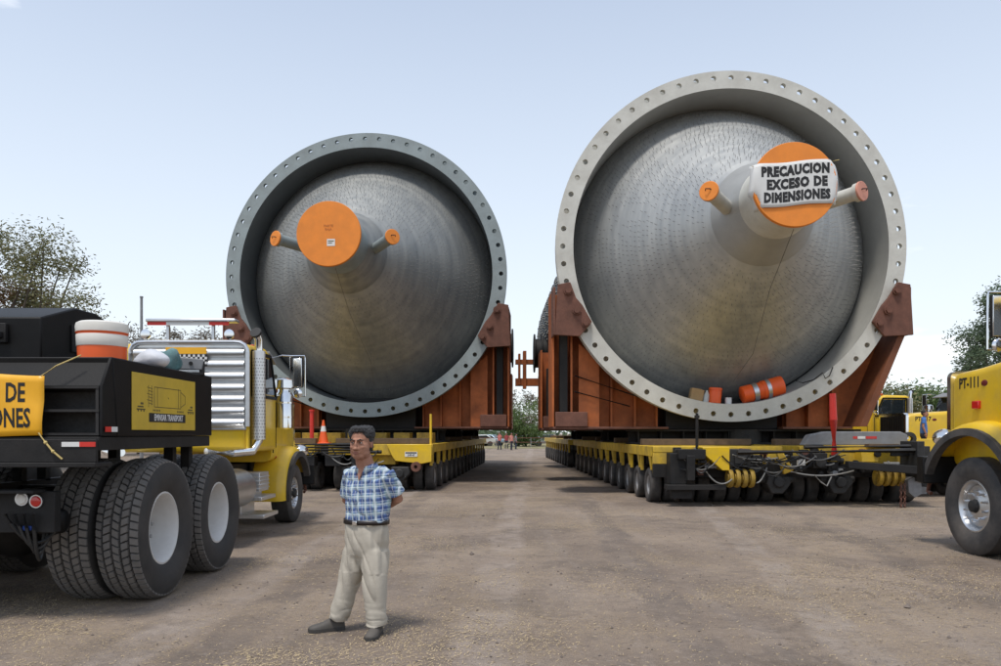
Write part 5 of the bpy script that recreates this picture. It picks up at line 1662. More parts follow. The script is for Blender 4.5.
# water jug on the box
jg = thing('water_jug', 'round orange water cooler jug with cream lid on top of the black box', 'water jug', (-3.62, 7.22, 2.314))
part('body', M_JUGO, jg, lambda f: f.lathe([(0, 0.185), (0.015, 0.205), (0.20, 0.213), (0.32, 0.216)], (0, 0, 0), (0, 0, 1), 32, capa=True, capb=True))
part('band', M_JUGW, jg, lambda f: f.lathe([(0.125, 0.2125), (0.13, 0.2155), (0.225, 0.2195), (0.23, 0.2165)], (0, 0, 0), (0, 0, 1), 32))
part('lid', M_JUGW, jg, lambda f: f.lathe([(0.255, 0.222), (0.30, 0.226), (0.335, 0.218), (0.35, 0.19), (0.352, 0.1), (0.345, 0.0)], (0, 0, 0), (0, 0, 1), 32))
part('lid_ring', M_JUGO, jg, lambda f: f.lathe([(0.244, 0.219), (0.254, 0.2235)], (0, 0, 0), (0, 0, 1), 32))
part('handle', M_JUGW, jg, lambda f: f.tube([(-0.225, 0, 0.29), (-0.245, 0.03, 0.20), (-0.225, 0.05, 0.12)], 0.01, 6))
# rags and helmet-like bundle on the box
def blob(name, label, cat, loc, r, m, seed, amp=0.25):
    f = MB(); f.ell((0, 0, r[2] * 0.8), r, 20, 12)
    def dp(c, n):
        k = mnoise.noise(c * (1.6 / r[0]) * 0.6 + Vector((seed, 0, 0)))
        c = c * (1 + amp * k)
        c.z = max(0.0, c.z)
        return c
    me = f.mesh(name, m, 60)
    for v in me.vertices:
        v.co = dp(v.co.copy(), None)
    o = obj(name, me, None, loc)
    return tag(o, label, cat)
blob('cloth_bundle', 'crumpled white plastic sack on the black box beside the water jug', 'sack', (-3.50, 7.95, 2.312), (0.20, 0.16, 0.10), mat('white_sack', (0.62, 0.63, 0.66), 0.6, 0, 0.1, 5, bump=0.4, bscale=14), 2, 0.35)
blob('cloth_bundle', 'blue-green rag bundle on the black box', 'rag', (-3.55, 8.42, 2.312), (0.15, 0.16, 0.13), mat('teal_cloth', (0.10, 0.22, 0.23), 0.9, 0, 0.5, 9, 0.5, (0.32, 0.36, 0.34), bump=0.5, bscale=14), 5, 0.45)
fx = thing('lamp_fixture', 'tilted grey floodlight bracket lying on the black box', 'floodlight', (-3.50, 8.95, 2.312), R(20))
part('plate', M_GREYM, fx, lambda f: f.prism([(-0.14, 0.06), (-0.10, 0.20), (0.16, 0.18), (0.14, 0.06)], 'y', -0.03, 0.03), 0.01)
part('foot', M_BLK2, fx, lambda f: (f.box(-0.17, 0.17, -0.09, 0.09, 0, 0.025), f.box(0.11, 0.17, -0.02, 0.02, 0.02, 0.16), f.box(-0.15, -0.11, -0.02, 0.02, 0.02, 0.10)))
part('socket', M_BLK2, fx, lambda f: f.cyl((0.02, -0.031, 0.13), (0.02, -0.05, 0.13), 0.022, n=12))

# ---------------------------------------------------------------- people
def plaid_mat(name='plaid_shirt_cloth'):
    m = bpy.data.materials.new(name)
    m.use_nodes = True
    nt = m.node_tree
    b = nt.nodes['Principled BSDF']
    N, L = nt.nodes.new, nt.links.new
    t = N('ShaderNodeTexCoord')
    mp_ = N('ShaderNodeMapping')
    mp_.inputs['Rotation'].default_value = (0, R(4), R(28))
    L(t.outputs['Object'], mp_.inputs['Vector'])
    n = N('ShaderNodeTexNoise')
    n.inputs['Scale'].default_value = 9
    L(mp_.outputs[0], n.inputs['Vector'])
    wob = N('ShaderNodeVectorMath'); wob.operation = 'SCALE'
    L(n.outputs['Color'], wob.inputs[0]); wob.inputs['Scale'].default_value = 0.014
    add = N('ShaderNodeVectorMath'); add.operation = 'ADD'
    L(mp_.outputs[0], add.inputs[0]); L(wob.outputs[0], add.inputs[1])
    sp = N('ShaderNodeSeparateXYZ'); L(add.outputs[0], sp.inputs[0])

    def stripe(sock, period, width, off):
        a = N('ShaderNodeMath'); a.operation = 'ADD'; L(sock, a.inputs[0]); a.inputs[1].default_value = off
        a2 = N('ShaderNodeMath'); a2.operation = 'PINGPONG'; L(a.outputs[0], a2.inputs[0]); a2.inputs[1].default_value = period / 2
        r = N('ShaderNodeMapRange')
        r.inputs['From Min'].default_value = width / 2 + 0.0015
        r.inputs['From Max'].default_value = width / 2 - 0.0015
        L(a2.outputs[0], r.inputs['Value'])
        return r.outputs[0]

    def mix(f, a, b_, k=1.0):
        mm = N('ShaderNodeMath'); mm.operation = 'MULTIPLY'; L(f, mm.inputs[0]); mm.inputs[1].default_value = k
        x = N('ShaderNodeMix'); x.data_type = 'RGBA'
        L(mm.outputs[0], x.inputs['Factor'])
        if hasattr(a, 'links'): L(a, x.inputs[6])
        else: x.inputs[6].default_value = (*a, 1)
        x.inputs[7].default_value = (*b_, 1)
        return x.outputs[2]
    BLUE, DBL, WH, GR = (0.13, 0.20, 0.40), (0.025, 0.045, 0.15), (0.62, 0.67, 0.70), (0.27, 0.38, 0.37)
    c = mix(stripe(sp.outputs['X'], 0.068, 0.026, 0.02), BLUE, GR, 0.75)
    c = mix(stripe(sp.outputs['Z'], 0.072, 0.024, 0.01), c, GR, 0.6)
    c = mix(stripe(sp.outputs['X'], 0.068, 0.018, 0.05), c, DBL, 0.6)
    c = mix(stripe(sp.outputs['Z'], 0.072, 0.018, 0.046), c, DBL, 0.6)
    c = mix(stripe(sp.outputs['X'], 0.068, 0.007, 0.02), c, WH, 0.85)
    c = mix(stripe(sp.outputs['Z'], 0.072, 0.0065, 0.01), c, WH, 0.8)
    c = mix(stripe(sp.outputs['X'], 0.034, 0.0045, 0.014), c, WH, 0.6)
    c = mix(stripe(sp.outputs['Z'], 0.036, 0.004, 0.024), c, WH, 0.6)
    L(c, b.inputs['Base Color'])
    b.inputs['Roughness'].default_value = 0.85
    b.inputs['Specular IOR Level'].default_value = 0.2
    n2 = N('ShaderNodeTexNoise'); n2.inputs['Scale'].default_value = 11; n2.inputs['Detail'].default_value = 3
    L(t.outputs['Object'], n2.inputs['Vector'])
    bp = N('ShaderNodeBump'); bp.inputs['Strength'].default_value = 0.4; bp.inputs['Distance'].default_value = 0.03
    L(n2.outputs['Fac'], bp.inputs['Height']); L(bp.outputs[0], b.inputs['Normal'])
    return m

M_SKIN = mat('brown_skin', (0.37, 0.185, 0.12), 0.62, 0, 0.25, 22, 0.3, (0.27, 0.11, 0.075), bump=0.15, bscale=90, spec=0.3, dscale=14)
M_LIP = mat('lip_skin', (0.30, 0.12, 0.09), 0.45, 0, 0.1)
M_HAIR = mat('greying_dark_hair', (0.028, 0.027, 0.028), 0.6, 0, 0.6, 60, 0.3, (0.08, 0.08, 0.08), bump=0.8, bscale=110, dscale=60)
M_TROU = mat('beige_trouser_cotton', (0.47, 0.425, 0.35), 0.85, 0, 0.08, 5, 0.1, (0.36, 0.31, 0.25), bump=0.3, bscale=9)
M_SHOE = mat('dusty_dark_shoe', (0.06, 0.055, 0.05), 0.6, 0, 0.3, 8, 0.6, (0.17, 0.145, 0.12))
M_BELT = mat('dark_leather_belt', (0.02, 0.014, 0.012), 0.4, 0, 0.2)
M_EYEW = mat('eye_white', (0.55, 0.5, 0.46), 0.3, 0, 0.05)
M_EYED = mat('dark_iris', (0.015, 0.009, 0.006), 0.2, 0, 0.05)
M_NAVYP = mat('navy_trouser_cloth', (0.03, 0.035, 0.06), 0.85)
M_PINKS = mat('pink_red_shirt_cloth', (0.55, 0.16, 0.13), 0.85, 0, 0.2)
M_BLUES = mat('blue_tshirt_cloth', (0.06, 0.17, 0.46), 0.85, 0, 0.15, 6, bump=0.2, bscale=12)

def ering(c, rx, ry, yaw=0.0, n=16, tilt=(0, 0)):
    """horizontal elliptic ring at c"""
    out = []
    for i in range(n):
        a = 2 * PI * i / n
        x, y = rx * math.cos(a), ry * math.sin(a)
        X_, Y_ = x * math.cos(yaw) - y * math.sin(yaw), x * math.sin(yaw) + y * math.cos(yaw)
        out.append(Vector((c[0] + X_, c[1] + Y_, c[2] + tilt[0] * X_ + tilt[1] * Y_)))
    return out

def head_shapes(sk, hp, yaw, sc=1.0):
    """head on its neck, built around hp (centre of the skull); returns a placer in head coordinates (face towards -y)"""
    rot = Matrix.Rotation(yaw, 3, 'Z')
    P = lambda x, y, z: hp + rot @ Vector((x * sc, y * sc, z * sc))
    E = lambda x, y, z, rx, ry, rz: sk.ell(P(x, y, z), (rx * sc, ry * sc, rz * sc), 16, 10, 0, rot)
    E(0, 0.015, 0.03, 0.076, 0.094, 0.090)        # skull
    E(0, -0.022, -0.035, 0.071, 0.070, 0.080)     # face
    E(0, -0.045, -0.092, 0.046, 0.040, 0.030)     # chin
    E(0.040, -0.012, -0.072, 0.030, 0.055, 0.037) # jaw
    E(-0.040, -0.012, -0.072, 0.030, 0.055, 0.037)
    E(0.036, -0.066, -0.030, 0.022, 0.018, 0.017) # cheekbones
    E(-0.036, -0.066, -0.030, 0.022, 0.018, 0.017)
    E(0, -0.080, 0.022, 0.050, 0.014, 0.010)      # brow
    E(0, -0.096, -0.018, 0.011, 0.014, 0.032)     # nose
    E(0, -0.106, -0.040, 0.018, 0.014, 0.012)
    E(0.013, -0.097, -0.044, 0.009, 0.011, 0.008)
    E(-0.013, -0.097, -0.044, 0.009, 0.011, 0.008)
    E(0, -0.086, -0.068, 0.024, 0.012, 0.010)     # mouth area
    E(0.078, 0.012, -0.005, 0.010, 0.020, 0.032)  # ears
    E(-0.078, 0.012, -0.005, 0.010, 0.020, 0.032)
    return P, rot

def hand(sk, w, d, up, curl=0.7, sc=1.0):
    """five separate bent fingers from a palm; w wrist, d pointing direction, up = back of the hand"""
    d = Vector(d).normalized(); up = Vector(up); up = (up - d * up.dot(d)).normalized()
    sd_ = d.cross(up)
    w = Vector(w)
    sk.loft([[w + d * a + sd_ * (hw * math.cos(q)) + up * (th * math.sin(q)) for q in [2 * PI * i / 12 for i in range(12)]] for a, hw, th in
             ((-0.03 * sc, 0.027 * sc, 0.021 * sc), (0.0, 0.028 * sc, 0.019 * sc), (0.045 * sc, 0.040 * sc, 0.017 * sc), (0.09 * sc, 0.040 * sc, 0.013 * sc))])
    for i, (o, ln) in enumerate(((-0.031, 0.062), (-0.0105, 0.075), (0.0105, 0.08), (0.031, 0.07))):
        p = w + d * 0.08 * sc + sd_ * o * sc
        pts = [p]
        dr = d.copy()
        for k in range(3):
            dr = (dr * math.cos(curl * 0.5) - up * math.sin(curl * 0.5)).normalized() if k else dr
            q = pts[-1] + (d * math.cos(curl * k * 0.7) - up * math.sin(curl * k * 0.7)) * (ln * sc * (0.45, 0.32, 0.26)[k])
            pts.append(q)
        sk.tube(pts, 0.009 * sc, 8, rs=[0.0095 * sc, 0.009 * sc, 0.0085 * sc, 0.007 * sc])
    p = w + d * 0.025 * sc + sd_ * 0.03 * sc
    sk.tube([p, p + (sd_ * 0.7 + d * 0.6 - up * 0.3) * 0.035 * sc, p + (sd_ * 0.7 + d * 1.3 - up * 0.6) * 0.045 * sc], 0.011 * sc, 8, rs=[0.013 * sc, 0.011 * sc, 0.009 * sc])

def man():
    mx, my = -1.06, 6.46
    t = thing('person', 'man in blue plaid shirt and beige trousers standing with his hands behind his back', 'person', (mx, my, 0.0))
    yaw = R(-27)                       # turned towards the left of the view
    q = lambda px, py, y=0.0: Vector(((px - 496) / 785 * (my + y) - mx, y, 1.65 - (py - 433) / 785 * (my + y)))
    # ---- skin: head, neck, forearms, hands in one surface
    sk = MB()
    hc = q(361, 443, -0.02)
    hyaw = R(-13)
    P, hrot = head_shapes(sk, hc, hyaw, 1.12)
    nb = q(367, 469, 0.02)
    sk.tube([hc + Vector((0.005, 0.025, -0.03)), hc + Vector((0.012, 0.035, -0.11)), nb + Vector((0.0, 0.01, -0.03))], 0.06, 14, rs=[0.068, 0.069, 0.080])
    sk.loft([ering(nb + Vector((0, 0.01, 0.0)), 0.09, 0.07, yaw), ering(nb + Vector((0, 0.01, -0.10)), 0.14, 0.09, yaw), ering(nb + Vector((0.01, 0.02, -0.3)), 0.14, 0.09, yaw)])
    # his left arm (right in the view)
    shl = q(385.5, 474, -0.02); el = q(398, 499, 0.06); wl_ = q(379, 508, 0.27)
    sk.tube([shl, shl.lerp(el, 0.5), el, el.lerp(wl_, 0.4), wl_], 0.05, 12, rs=[0.055, 0.052, 0.044, 0.044, 0.03])
    hand(sk, wl_, (-0.8, 0.15, -0.25), (0.1, 1, 0.1), 0.5)
    shr = q(352, 474, 0.17); er = q(347, 500, 0.29); wr = q(360, 510, 0.33)
    sk.tube([shr, shr.lerp(er, 0.5), er, er.lerp(wr, 0.4), wr], 0.05, 12, rs=[0.055, 0.052, 0.044, 0.044, 0.03])
    hand(sk, wr, (0.8, 0.12, -0.25), (-0.1, 1, 0.1), 0.5)
    body = remeshed(sk, 'body', M_SKIN, t, 0.0055, 3, 0.4)
    # ---- face details
    for s_ in (-1, 1):
        e = MB(); e.ell(P(s_ * 0.031, -0.079, 0.002), (0.013, 0.010, 0.0065), 12, 8, 0, hrot)
        eo = e.build('eye', M_EYEW, t)
        e = MB(); e.ell(P(s_ * 0.031 - 0.002, -0.0875, 0.002), (0.0058, 0.003, 0.0058), 10, 6, 0, hrot)
        e.build('iris', M_EYED, eo)
        e = MB(); e.tube([P(s_ * 0.012, -0.094, 0.020), P(s_ * 0.032, -0.094, 0.027), P(s_ * 0.052, -0.078, 0.020)], 0.006, 6, rs=[0.006, 0.006, 0.003])
        e.build('eyebrow', M_HAIR, t)
        e = MB(); e.tube([P(s_ * 0.017, -0.0885, 0.009), P(s_ * 0.031, -0.0905, 0.0115), P(s_ * 0.045, -0.081, 0.007)], 0.003, 5)
        e.build('eyelid', M_SKIN, t)
    e = MB(); e.ell(P(0, -0.0955, -0.0665), (0.023, 0.005, 0.0042), 12, 6, 0, hrot); e.ell(P(0, -0.0945, -0.0755), (0.020, 0.005, 0.005), 12, 6, 0, hrot)
    e.build('lips', M_LIP, t)
    # ---- hair
    hm = MB()
    for (x, y, z, rx, ry, rz) in ((0, 0.035, 0.052, 0.088, 0.096, 0.080), (0, -0.030, 0.098, 0.066, 0.052, 0.030), (0.05, 0.02, 0.07, 0.046, 0.075, 0.06), (-0.05, 0.02, 0.07, 0.046, 0.075, 0.06),
                                  (0, 0.075, -0.01, 0.068, 0.042, 0.07), (0.074, 0.012, 0.035, 0.014, 0.03, 0.045), (-0.074, 0.012, 0.035, 0.014, 0.03, 0.045), (0.02, -0.045, 0.092, 0.04, 0.03, 0.02)):
        hm.ell(P(x, y, z), (rx * 1.14, ry * 1.12, rz * 1.12), 16, 10, 0, hrot)
    remeshed(hm, 'hair', M_HAIR, t, 0.006, 3, 0.4, lambda c, n: c + n * (0.007 * mnoise.noise(Vector((c.x * 90, c.y * 40, c.z * 60))) + 0.003 * mnoise.noise(c * 28)))
    # ---- shirt: torso + sleeves
    sh_ = MB()
    def ctr(py, px, y=0.04): return q(px, py, y)
    rings = []
    for py, px, rx, ry in ((464.5, 367, 0.070, 0.062), (467.5, 367.5, 0.125, 0.085), (472, 367.5, 0.190, 0.108), (480, 368, 0.212, 0.125), (490, 368, 0.216, 0.138), (502, 368, 0.208, 0.145),
                           (512, 367.5, 0.200, 0.148), (519, 367, 0.197, 0.146), (522, 366.5, 0.190, 0.140), (524, 366.5, 0.165, 0.120)):
        rings.append(ering(ctr(py, px, 0.06), rx, ry, yaw, 28))
    sh_.loft(rings)
    sh_.ell(shl + Vector((-0.03, 0.02, 0.0)), (0.075, 0.085, 0.07), 14, 10)
    sh_.ell(shr + Vector((0.035, -0.02, 0.0)), (0.075, 0.085, 0.07), 14, 10)
    sl_end = shl.lerp(el, 0.80)
    sh_.tube([shl + Vector((-0.05, 0.02, 0.02)), shl + Vector((0.0, 0, -0.01)), shl.lerp(el, 0.45), sl_end], 0.08, 16, rs=[0.07, 0.078, 0.077, 0.078])
    sr_end = shr.lerp(er, 0.80)
    sh_.tube([shr + Vector((0.05, -0.02, 0.02)), shr, shr.lerp(er, 0.45), sr_end], 0.08, 16, rs=[0.065, 0.072, 0.072, 0.074])
    def wr_(c, n):
        k = mnoise.noise(Vector((c.x * 9, c.y * 9, c.z * 5))) * 0.014 + mnoise.noise(Vector((c.x * 22 + c.z * 14, c.y * 20, c.z * 12))) * 0.008
        k -= 0.010 * (1 - abs(mnoise.noise(Vector((c.x * 7 + c.z * 5, c.y * 7, c.z * 6 - c.x * 3))))) ** 8
        return c + n * k
    M_PLAID = plaid_mat()
    shirt = remeshed(sh_, 'shirt', M_PLAID, t, 0.007, 5, 0.5, wr_)
    # collar, placket, pocket
    cl = MB()
    fr = Matrix.Rotation(yaw, 3, 'Z')
    nc = nb + Vector((0.0, 0.012, 0.015))
    n_ = 18
    for s_ in (-1, 1):
        vs = []
        for i in range(n_ + 1):
            a = R(-86 + s_ * 4) + s_ * PI * 0.97 * i / n_
            for rr_, zz in ((0.068, 0.030 - 0.028 * max(0, 1 - i / 6)), (0.080, 0.030 - 0.028 * max(0, 1 - i / 6)), (0.096 + 0.006 * max(0, 1 - i / 4), -0.020 - 0.045 * max(0, 1 - i / 5))):
                v = fr @ Vector((rr_ * 1.08 * math.cos(a), rr_ * math.sin(a) * 1.0, 0))
                vs.append(nc + v + Vector((0, 0, zz)))
        fs = []
        for i in range(n_):
            for k in range(2):
                fs.append((i * 3 + k, i * 3 + k + 1, (i + 1) * 3 + k + 1, (i + 1) * 3 + k))
        cl.add(vs, fs)
    co = cl.build('collar', M_PLAID, shirt, smooth=60)
    so = co.modifiers.new('s', 'SOLIDIFY'); so.thickness = 0.004
    # open neck V of skin shows between the collar points: a small wedge
    v0 = nc + fr @ Vector((0, -0.083, -0.012))
    vw = MB()
    vw.add([v0 + fr @ Vector((-0.030, 0.004, 0.018)), v0 + fr @ Vector((0.030, 0.004, 0.018)), v0 + fr @ Vector((0.012, -0.030, -0.055)), v0 + fr @ Vector((-0.001, -0.034, -0.095)), v0 + fr @ Vector((-0.012, -0.030, -0.055))],
           [(0, 1, 2, 3, 4)])
    vo = vw.build('open_neck', M_SKIN, t, smooth=0)
    so = vo.modifiers.new('s', 'SOLIDIFY'); so.thickness = 0.006
    # ---- trousers
    tr = MB()
    wp = ctr(523, 366.5, 0.06)
    tr.loft([ering(ctr(521.5, 366.5, 0.06), 0.190, 0.138, yaw, 24), ering(ctr(530, 366, 0.06), 0.196, 0.146, yaw, 24), ering(ctr(540, 365.5, 0.06), 0.200, 0.148, yaw, 24), ering(ctr(548, 365, 0.06), 0.196, 0.142, yaw, 24), ering(ctr(555, 364.5, 0.06), 0.175, 0.125, yaw, 24), ering(ctr(560, 364.5, 0.06), 0.12, 0.09, yaw, 24)])
    hl, kl, al = q(358.5, 540, 0.09), q(349, 582, 0.12), q(338.5, 620, 0.14)       # his right leg (left in view)
    tr.tube([hl, hl.lerp(kl, 0.25), hl.lerp(kl, 0.55), kl, kl.lerp(al, 0.5), al], 0.1, 20, rs=[0.085, 0.114, 0.112, 0.099, 0.092, 0.090])
    hr_, kr, ar = q(374, 540, 0.03), q(374.5, 584, -0.02), q(376, 626, -0.02)
    tr.tube([hr_, hr_.lerp(kr, 0.25), hr_.lerp(kr, 0.55), kr, kr.lerp(ar, 0.5), ar], 0.1, 20, rs=[0.085, 0.118, 0.116, 0.104, 0.098, 0.094])
    def wt(c, n):
        low = max(0, min(1, (0.34 - c.z) / 0.3))
        k = mnoise.noise(Vector((c.x * 11 + c.z * 4, c.y * 10, c.z * 3.0))) * 0.016 + low * mnoise.noise(Vector((c.x * 6 + c.z * 6, c.y * 5, c.z * 20))) * 0.010
        if c.z > 0.5:
            k += 0.014 * mnoise.noise(Vector((c.x * 26, c.y * 14, c.z * 2.0)))
        k -= 0.014 * (1 - abs(mnoise.noise(Vector((c.x * 7 + c.z * 2, c.y * 6, c.z * 2.6 + c.x * 4))))) ** 7
        k -= low * 0.010 * (1 - abs(mnoise.noise(Vector((c.x * 4 + c.z * 5, c.y * 4, c.z * 13))))) ** 5
        return c + n * k
    trs = remeshed(tr, 'trousers', M_TROU, t, 0.0075, 18, 0.5, wt)
    bl = MB()
    bl.loft([ering(ctr(523.2, 366.5, 0.06), 0.207, 0.153, yaw, 28), ering(ctr(518.6, 366.5, 0.06), 0.206, 0.153, yaw, 28)], caps=False)
    # belt sits low; the shirt bulges over part of it
    bo = bl.build('belt', M_BELT, trs)
    so = bo.modifiers.new('s', 'SOLIDIFY'); so.thickness = 0.006
    bk = wp + fr @ Vector((0.0, -0.162, 0.016))
    e = MB(); e.box(-0.022, 0.022, -0.006, 0.006, -0.018, 0.018, mat4=Matrix.Translation(bk) @ fr.to_4x4())
    e.build('buckle', M_CHR, bo, bevel=0.004)
    # pleats and pocket seam
    # ---- shoes
    def shoe(heel, toe, name='shoe'):
        heel, toe = Vector(heel), Vector(toe)
        d = (toe - heel).normalized(); sd_ = Vector((-d.y, d.x, 0))
        L_ = (toe - heel).length
        f = MB()
        rg = []
        for u, w, h in ((-0.02, 0.020, 0.05), (0.03, 0.036, 0.085), (0.2, 0.040, 0.086), (0.36, 0.043, 0.100), (0.52, 0.047, 0.078), (0.72, 0.052, 0.060), (0.88, 0.046, 0.050), (0.97, 0.030, 0.040), (1.0, 0.014, 0.030)):
            c = heel + d * (L_ * u)
            rg.append([c + sd_ * (w * math.cos(a)) + Vector((0, 0, 0.016 + (h - 0.016) * max(0, math.sin(a)) ** 0.8)) for a in [PI * i / 10 for i in range(11)]] + [c + sd_ * (-w * 0.5) + Vector((0, 0, 0.014)), c + sd_ * (w * 0.5) + Vector((0, 0, 0.014))])
        f.loft(rg)
        o = f.build(name, M_SHOE, t, smooth=60)
        s2 = MB()
        pts = [(-0.03, 0.02), (0.02, 0.040), (0.3, 0.044), (0.5, 0.047), (0.72, 0.056), (0.9, 0.048), (1.0, 0.022)]
        poly = [heel + d * (L_ * u) + sd_ * w for u, w in pts] + [heel + d * (L_ * u) - sd_ * w for u, w in reversed(pts)]
        s2.loft([[Vector((p.x, p.y, -0.008)) for p in poly], [Vector((p.x, p.y, 0.02)) for p in poly]])
        s2.build('sole', mat('grey_sole', (0.05, 0.046, 0.042), 0.8, 0, 0.2), o)
    a_ = q(342, 632, 0.15); b_ = q(312, 631, 0.06)
    shoe((al.x + 0.035, al.y + 0.05, 0), (al.x - 0.235, al.y - 0.075, 0))
    shoe((ar.x + 0.015, ar.y + 0.07, 0), (ar.x - 0.03, ar.y - 0.20, 0))
    return t
man()

def small_person(label, loc, h, top, bottom, facing, seed, cap=None, group=None):
    """a standing figure of height h with legs, arms, hands, face and hair"""
    k = h / 1.72
    t = thing('person', label, 'person', loc, facing, group)
    rr = random.Random(seed)
    sk = MB()
    hc = Vector((0, -0.01, 1.60 * k))
    P, hrot = head_shapes(sk, hc, 0, k * (1.0 if h > 1.5 else 1.12))
    sk.tube([hc + Vector((0, 0.02, -0.03)) * k, hc + Vector((0, 0.03, -0.16)) * k], 0.05 * k, 10)
    arms = []
    for s_ in (-1, 1):
        a, b, c = Vector((s_ * 0.185, 0.02, 1.40)) * k, Vector((s_ * 0.235, 0.04, 1.12)) * k, Vector((s_ * 0.225, -0.04 - 0.04 * rr.random(), 0.88)) * k
        sk.tube([a, a.lerp(b, .5), b, b.lerp(c, .5), c], 0.04 * k, 10, rs=[0.05 * k, 0.046 * k, 0.04 * k, 0.038 * k, 0.028 * k])
        hand(sk, c, (0, -0.1, -1), (s_, 0, 0), 0.5, k)
        arms.append((a, b))
    sk.loft([ering((0, 0.02 * k, z * k), rx * k, ry * k) for z, rx, ry in ((1.44, 0.10, 0.07), (1.2, 0.13, 0.08), (0.95, 0.12, 0.08))])
    remeshed(sk, 'body', M_SKIN, t, 0.008, 3, 0.4)
    hm = MB()
    for (x, y, z, rx, ry, rz) in ((0, 0.03, 0.052, 0.088, 0.092, 0.072), (0, 0.07, -0.0, 0.066, 0.04, 0.06), (0.072, 0.012, 0.035, 0.014, 0.03, 0.04), (-0.072, 0.012, 0.035, 0.014, 0.03, 0.04), (0, -0.05, 0.092, 0.06, 0.035, 0.022)):
        hm.ell(P(x, y, z), (rx * k * 1.1, ry * k * 1.1, rz * k * 1.1), 14, 8)
    if cap is None:
        remeshed(hm, 'hair', M_HAIR, t, 0.012 * k, 3, 0.4)
    else:
        hm.ell(P(0, -0.12, 0.06), (0.07 * k, 0.07 * k, 0.012 * k), 14, 8)
        remeshed(hm, 'cap', cap, t, 0.010 * k, 3, 0.4)
    sh_ = MB()
    sh_.loft([ering((0, 0.02 * k, z * k), rx * k, ry * k, 0, 20) for z, rx, ry in ((1.475, 0.07, 0.06), (1.44, 0.15, 0.085), (1.36, 0.185, 0.086), (1.2, 0.18, 0.115), (1.05, 0.17, 0.12), (0.92, 0.175, 0.125), (0.88, 0.175, 0.125))])
    for a, b in arms:
        sh_.tube([a * 0.9 + Vector((0, 0, 0.1 * k)), a, a.lerp(b, 0.6)], 0.06 * k, 12, rs=[0.06 * k, 0.066 * k, 0.066 * k])
    remeshed(sh_, 'shirt', top, t, 0.010, 4, 0.5, lambda c, n: c + n * 0.006 * mnoise.noise(c * 12))
    tr = MB()
    tr.loft([ering((0, 0.02 * k, z * k), rx * k, ry * k, 0, 20) for z, rx, ry in ((0.95, 0.16, 0.11), (0.85, 0.178, 0.125), (0.78, 0.17, 0.12), (0.72, 0.12, 0.09))])
    st_ = 0.08 + 0.05 * rr.random()
    for s_ in (-1, 1):
        y = s_ * 0.06
        tr.tube([Vector((s_ * 0.085, 0.02, 0.82)) * k, Vector((s_ * st_, 0.0 + y * .5, 0.46)) * k, Vector((s_ * st_ * 1.1, 0.03 + y, 0.06)) * k], 0.07 * k, 12, rs=[0.095 * k, 0.072 * k, 0.06 * k])
        f = MB()
        c = Vector((s_ * st_ * 1.1, 0.03 + y, 0)) * k
        f.loft([[c + Vector((w * math.cos(a) * k, yy * k, (0.0 if math.sin(a) < 0 else hh * math.sin(a)) * k)) for a in [2 * PI * i / 12 for i in range(12)]] for yy, w, hh in ((0.06, 0.03, 0.07), (0.0, 0.04, 0.10), (-0.1, 0.045, 0.07), (-0.17, 0.04, 0.05), (-0.2, 0.02, 0.03))])
        f.build('shoe', M_SHOE, t)
    remeshed(tr, 'trousers', bottom, t, 0.012, 4, 0.5)
    return t

# ---------------------------------------------------------------- low yellow trailer at the right, with the child on it
lt = thing('equipment_trailer', 'plain yellow low flatbed trailer at the end of the drawbar gear, child standing on it', 'trailer', (10.15, 20.2, 0))
part('front_beam', M_YEL, lt, lambda f: f.box(-0.3, 2.6, 0, 0.14, 1.02, 1.50), 0.012)
part('deck', M_YELT, lt, lambda f: (f.box(-0.3, 2.6, 0.141, 3.6, 0.92, 1.0), f.box(-0.2, -0.05, 0.141, 3.6, 0.7, 0.92), f.box(2.35, 2.5, 0.141, 3.6, 0.7, 0.92)), 0.01)
part('licence_bracket', M_GREYM, lt, lambda f: f.box(0.55, 1.1, -0.03, -0.001, 0.82, 1.05), 0.005)
for x_ in (0.0, 0.36, 1.94, 2.3):
    for y_ in (0.9, 2.2):
        o = obj('tyre', ME_TT, lt, (x_, y_, TR_R - 0.012))
        obj('rim', ME_TRIM, o, (0, 0, 0), (0, 0, PI if x_ < 1 else 0))
part('axle', M_BLK2, lt, lambda f: [(f.cyl((0, y_, 0.41), (2.3, y_, 0.41), 0.06, n=10), f.box(0.3, 0.45, y_ - 0.3, y_ + 0.3, 0.4, 0.95), f.box(1.9, 2.05, y_ - 0.3, y_ + 0.3, 0.4, 0.95)) for y_ in (0.9, 2.2)])
small_person('child in a blue t-shirt and dark cap standing among the yellow trucks', (11.25, 20.62, 1.0), 1.25, M_BLUES, M_NAVYP, R(62), 4, mat('dark_cap_cloth', (0.03, 0.028, 0.027), 0.9))
# far group in the gap
for i, (px, Yw, top, lab, h) in enumerate(((499.5, 78, M_PINKS, 'far bystander in a pink-red shirt and dark trousers, near the fence', 1.75),
                                         (506.5, 82, mat('dark_red_shirt', (0.3, 0.05, 0.05), 0.85), 'far bystander in a dark red shirt, near the fence', 1.68),
                                         (511.5, 76, mat('salmon_vest', (0.65, 0.25, 0.2), 0.85), 'far bystander in a salmon top, near the fence', 1.7),
                                         (516, 80, mat('grey_shirt', (0.25, 0.26, 0.29), 0.85), 'far bystander in a grey shirt, near the fence', 1.6))):
    small_person(lab, ((px - 496) / 785 * Yw, Yw, -0.006), h, top, M_NAVYP, R(40 * (i - 1)), 20 + i, None, 'bystanders by the far fence')

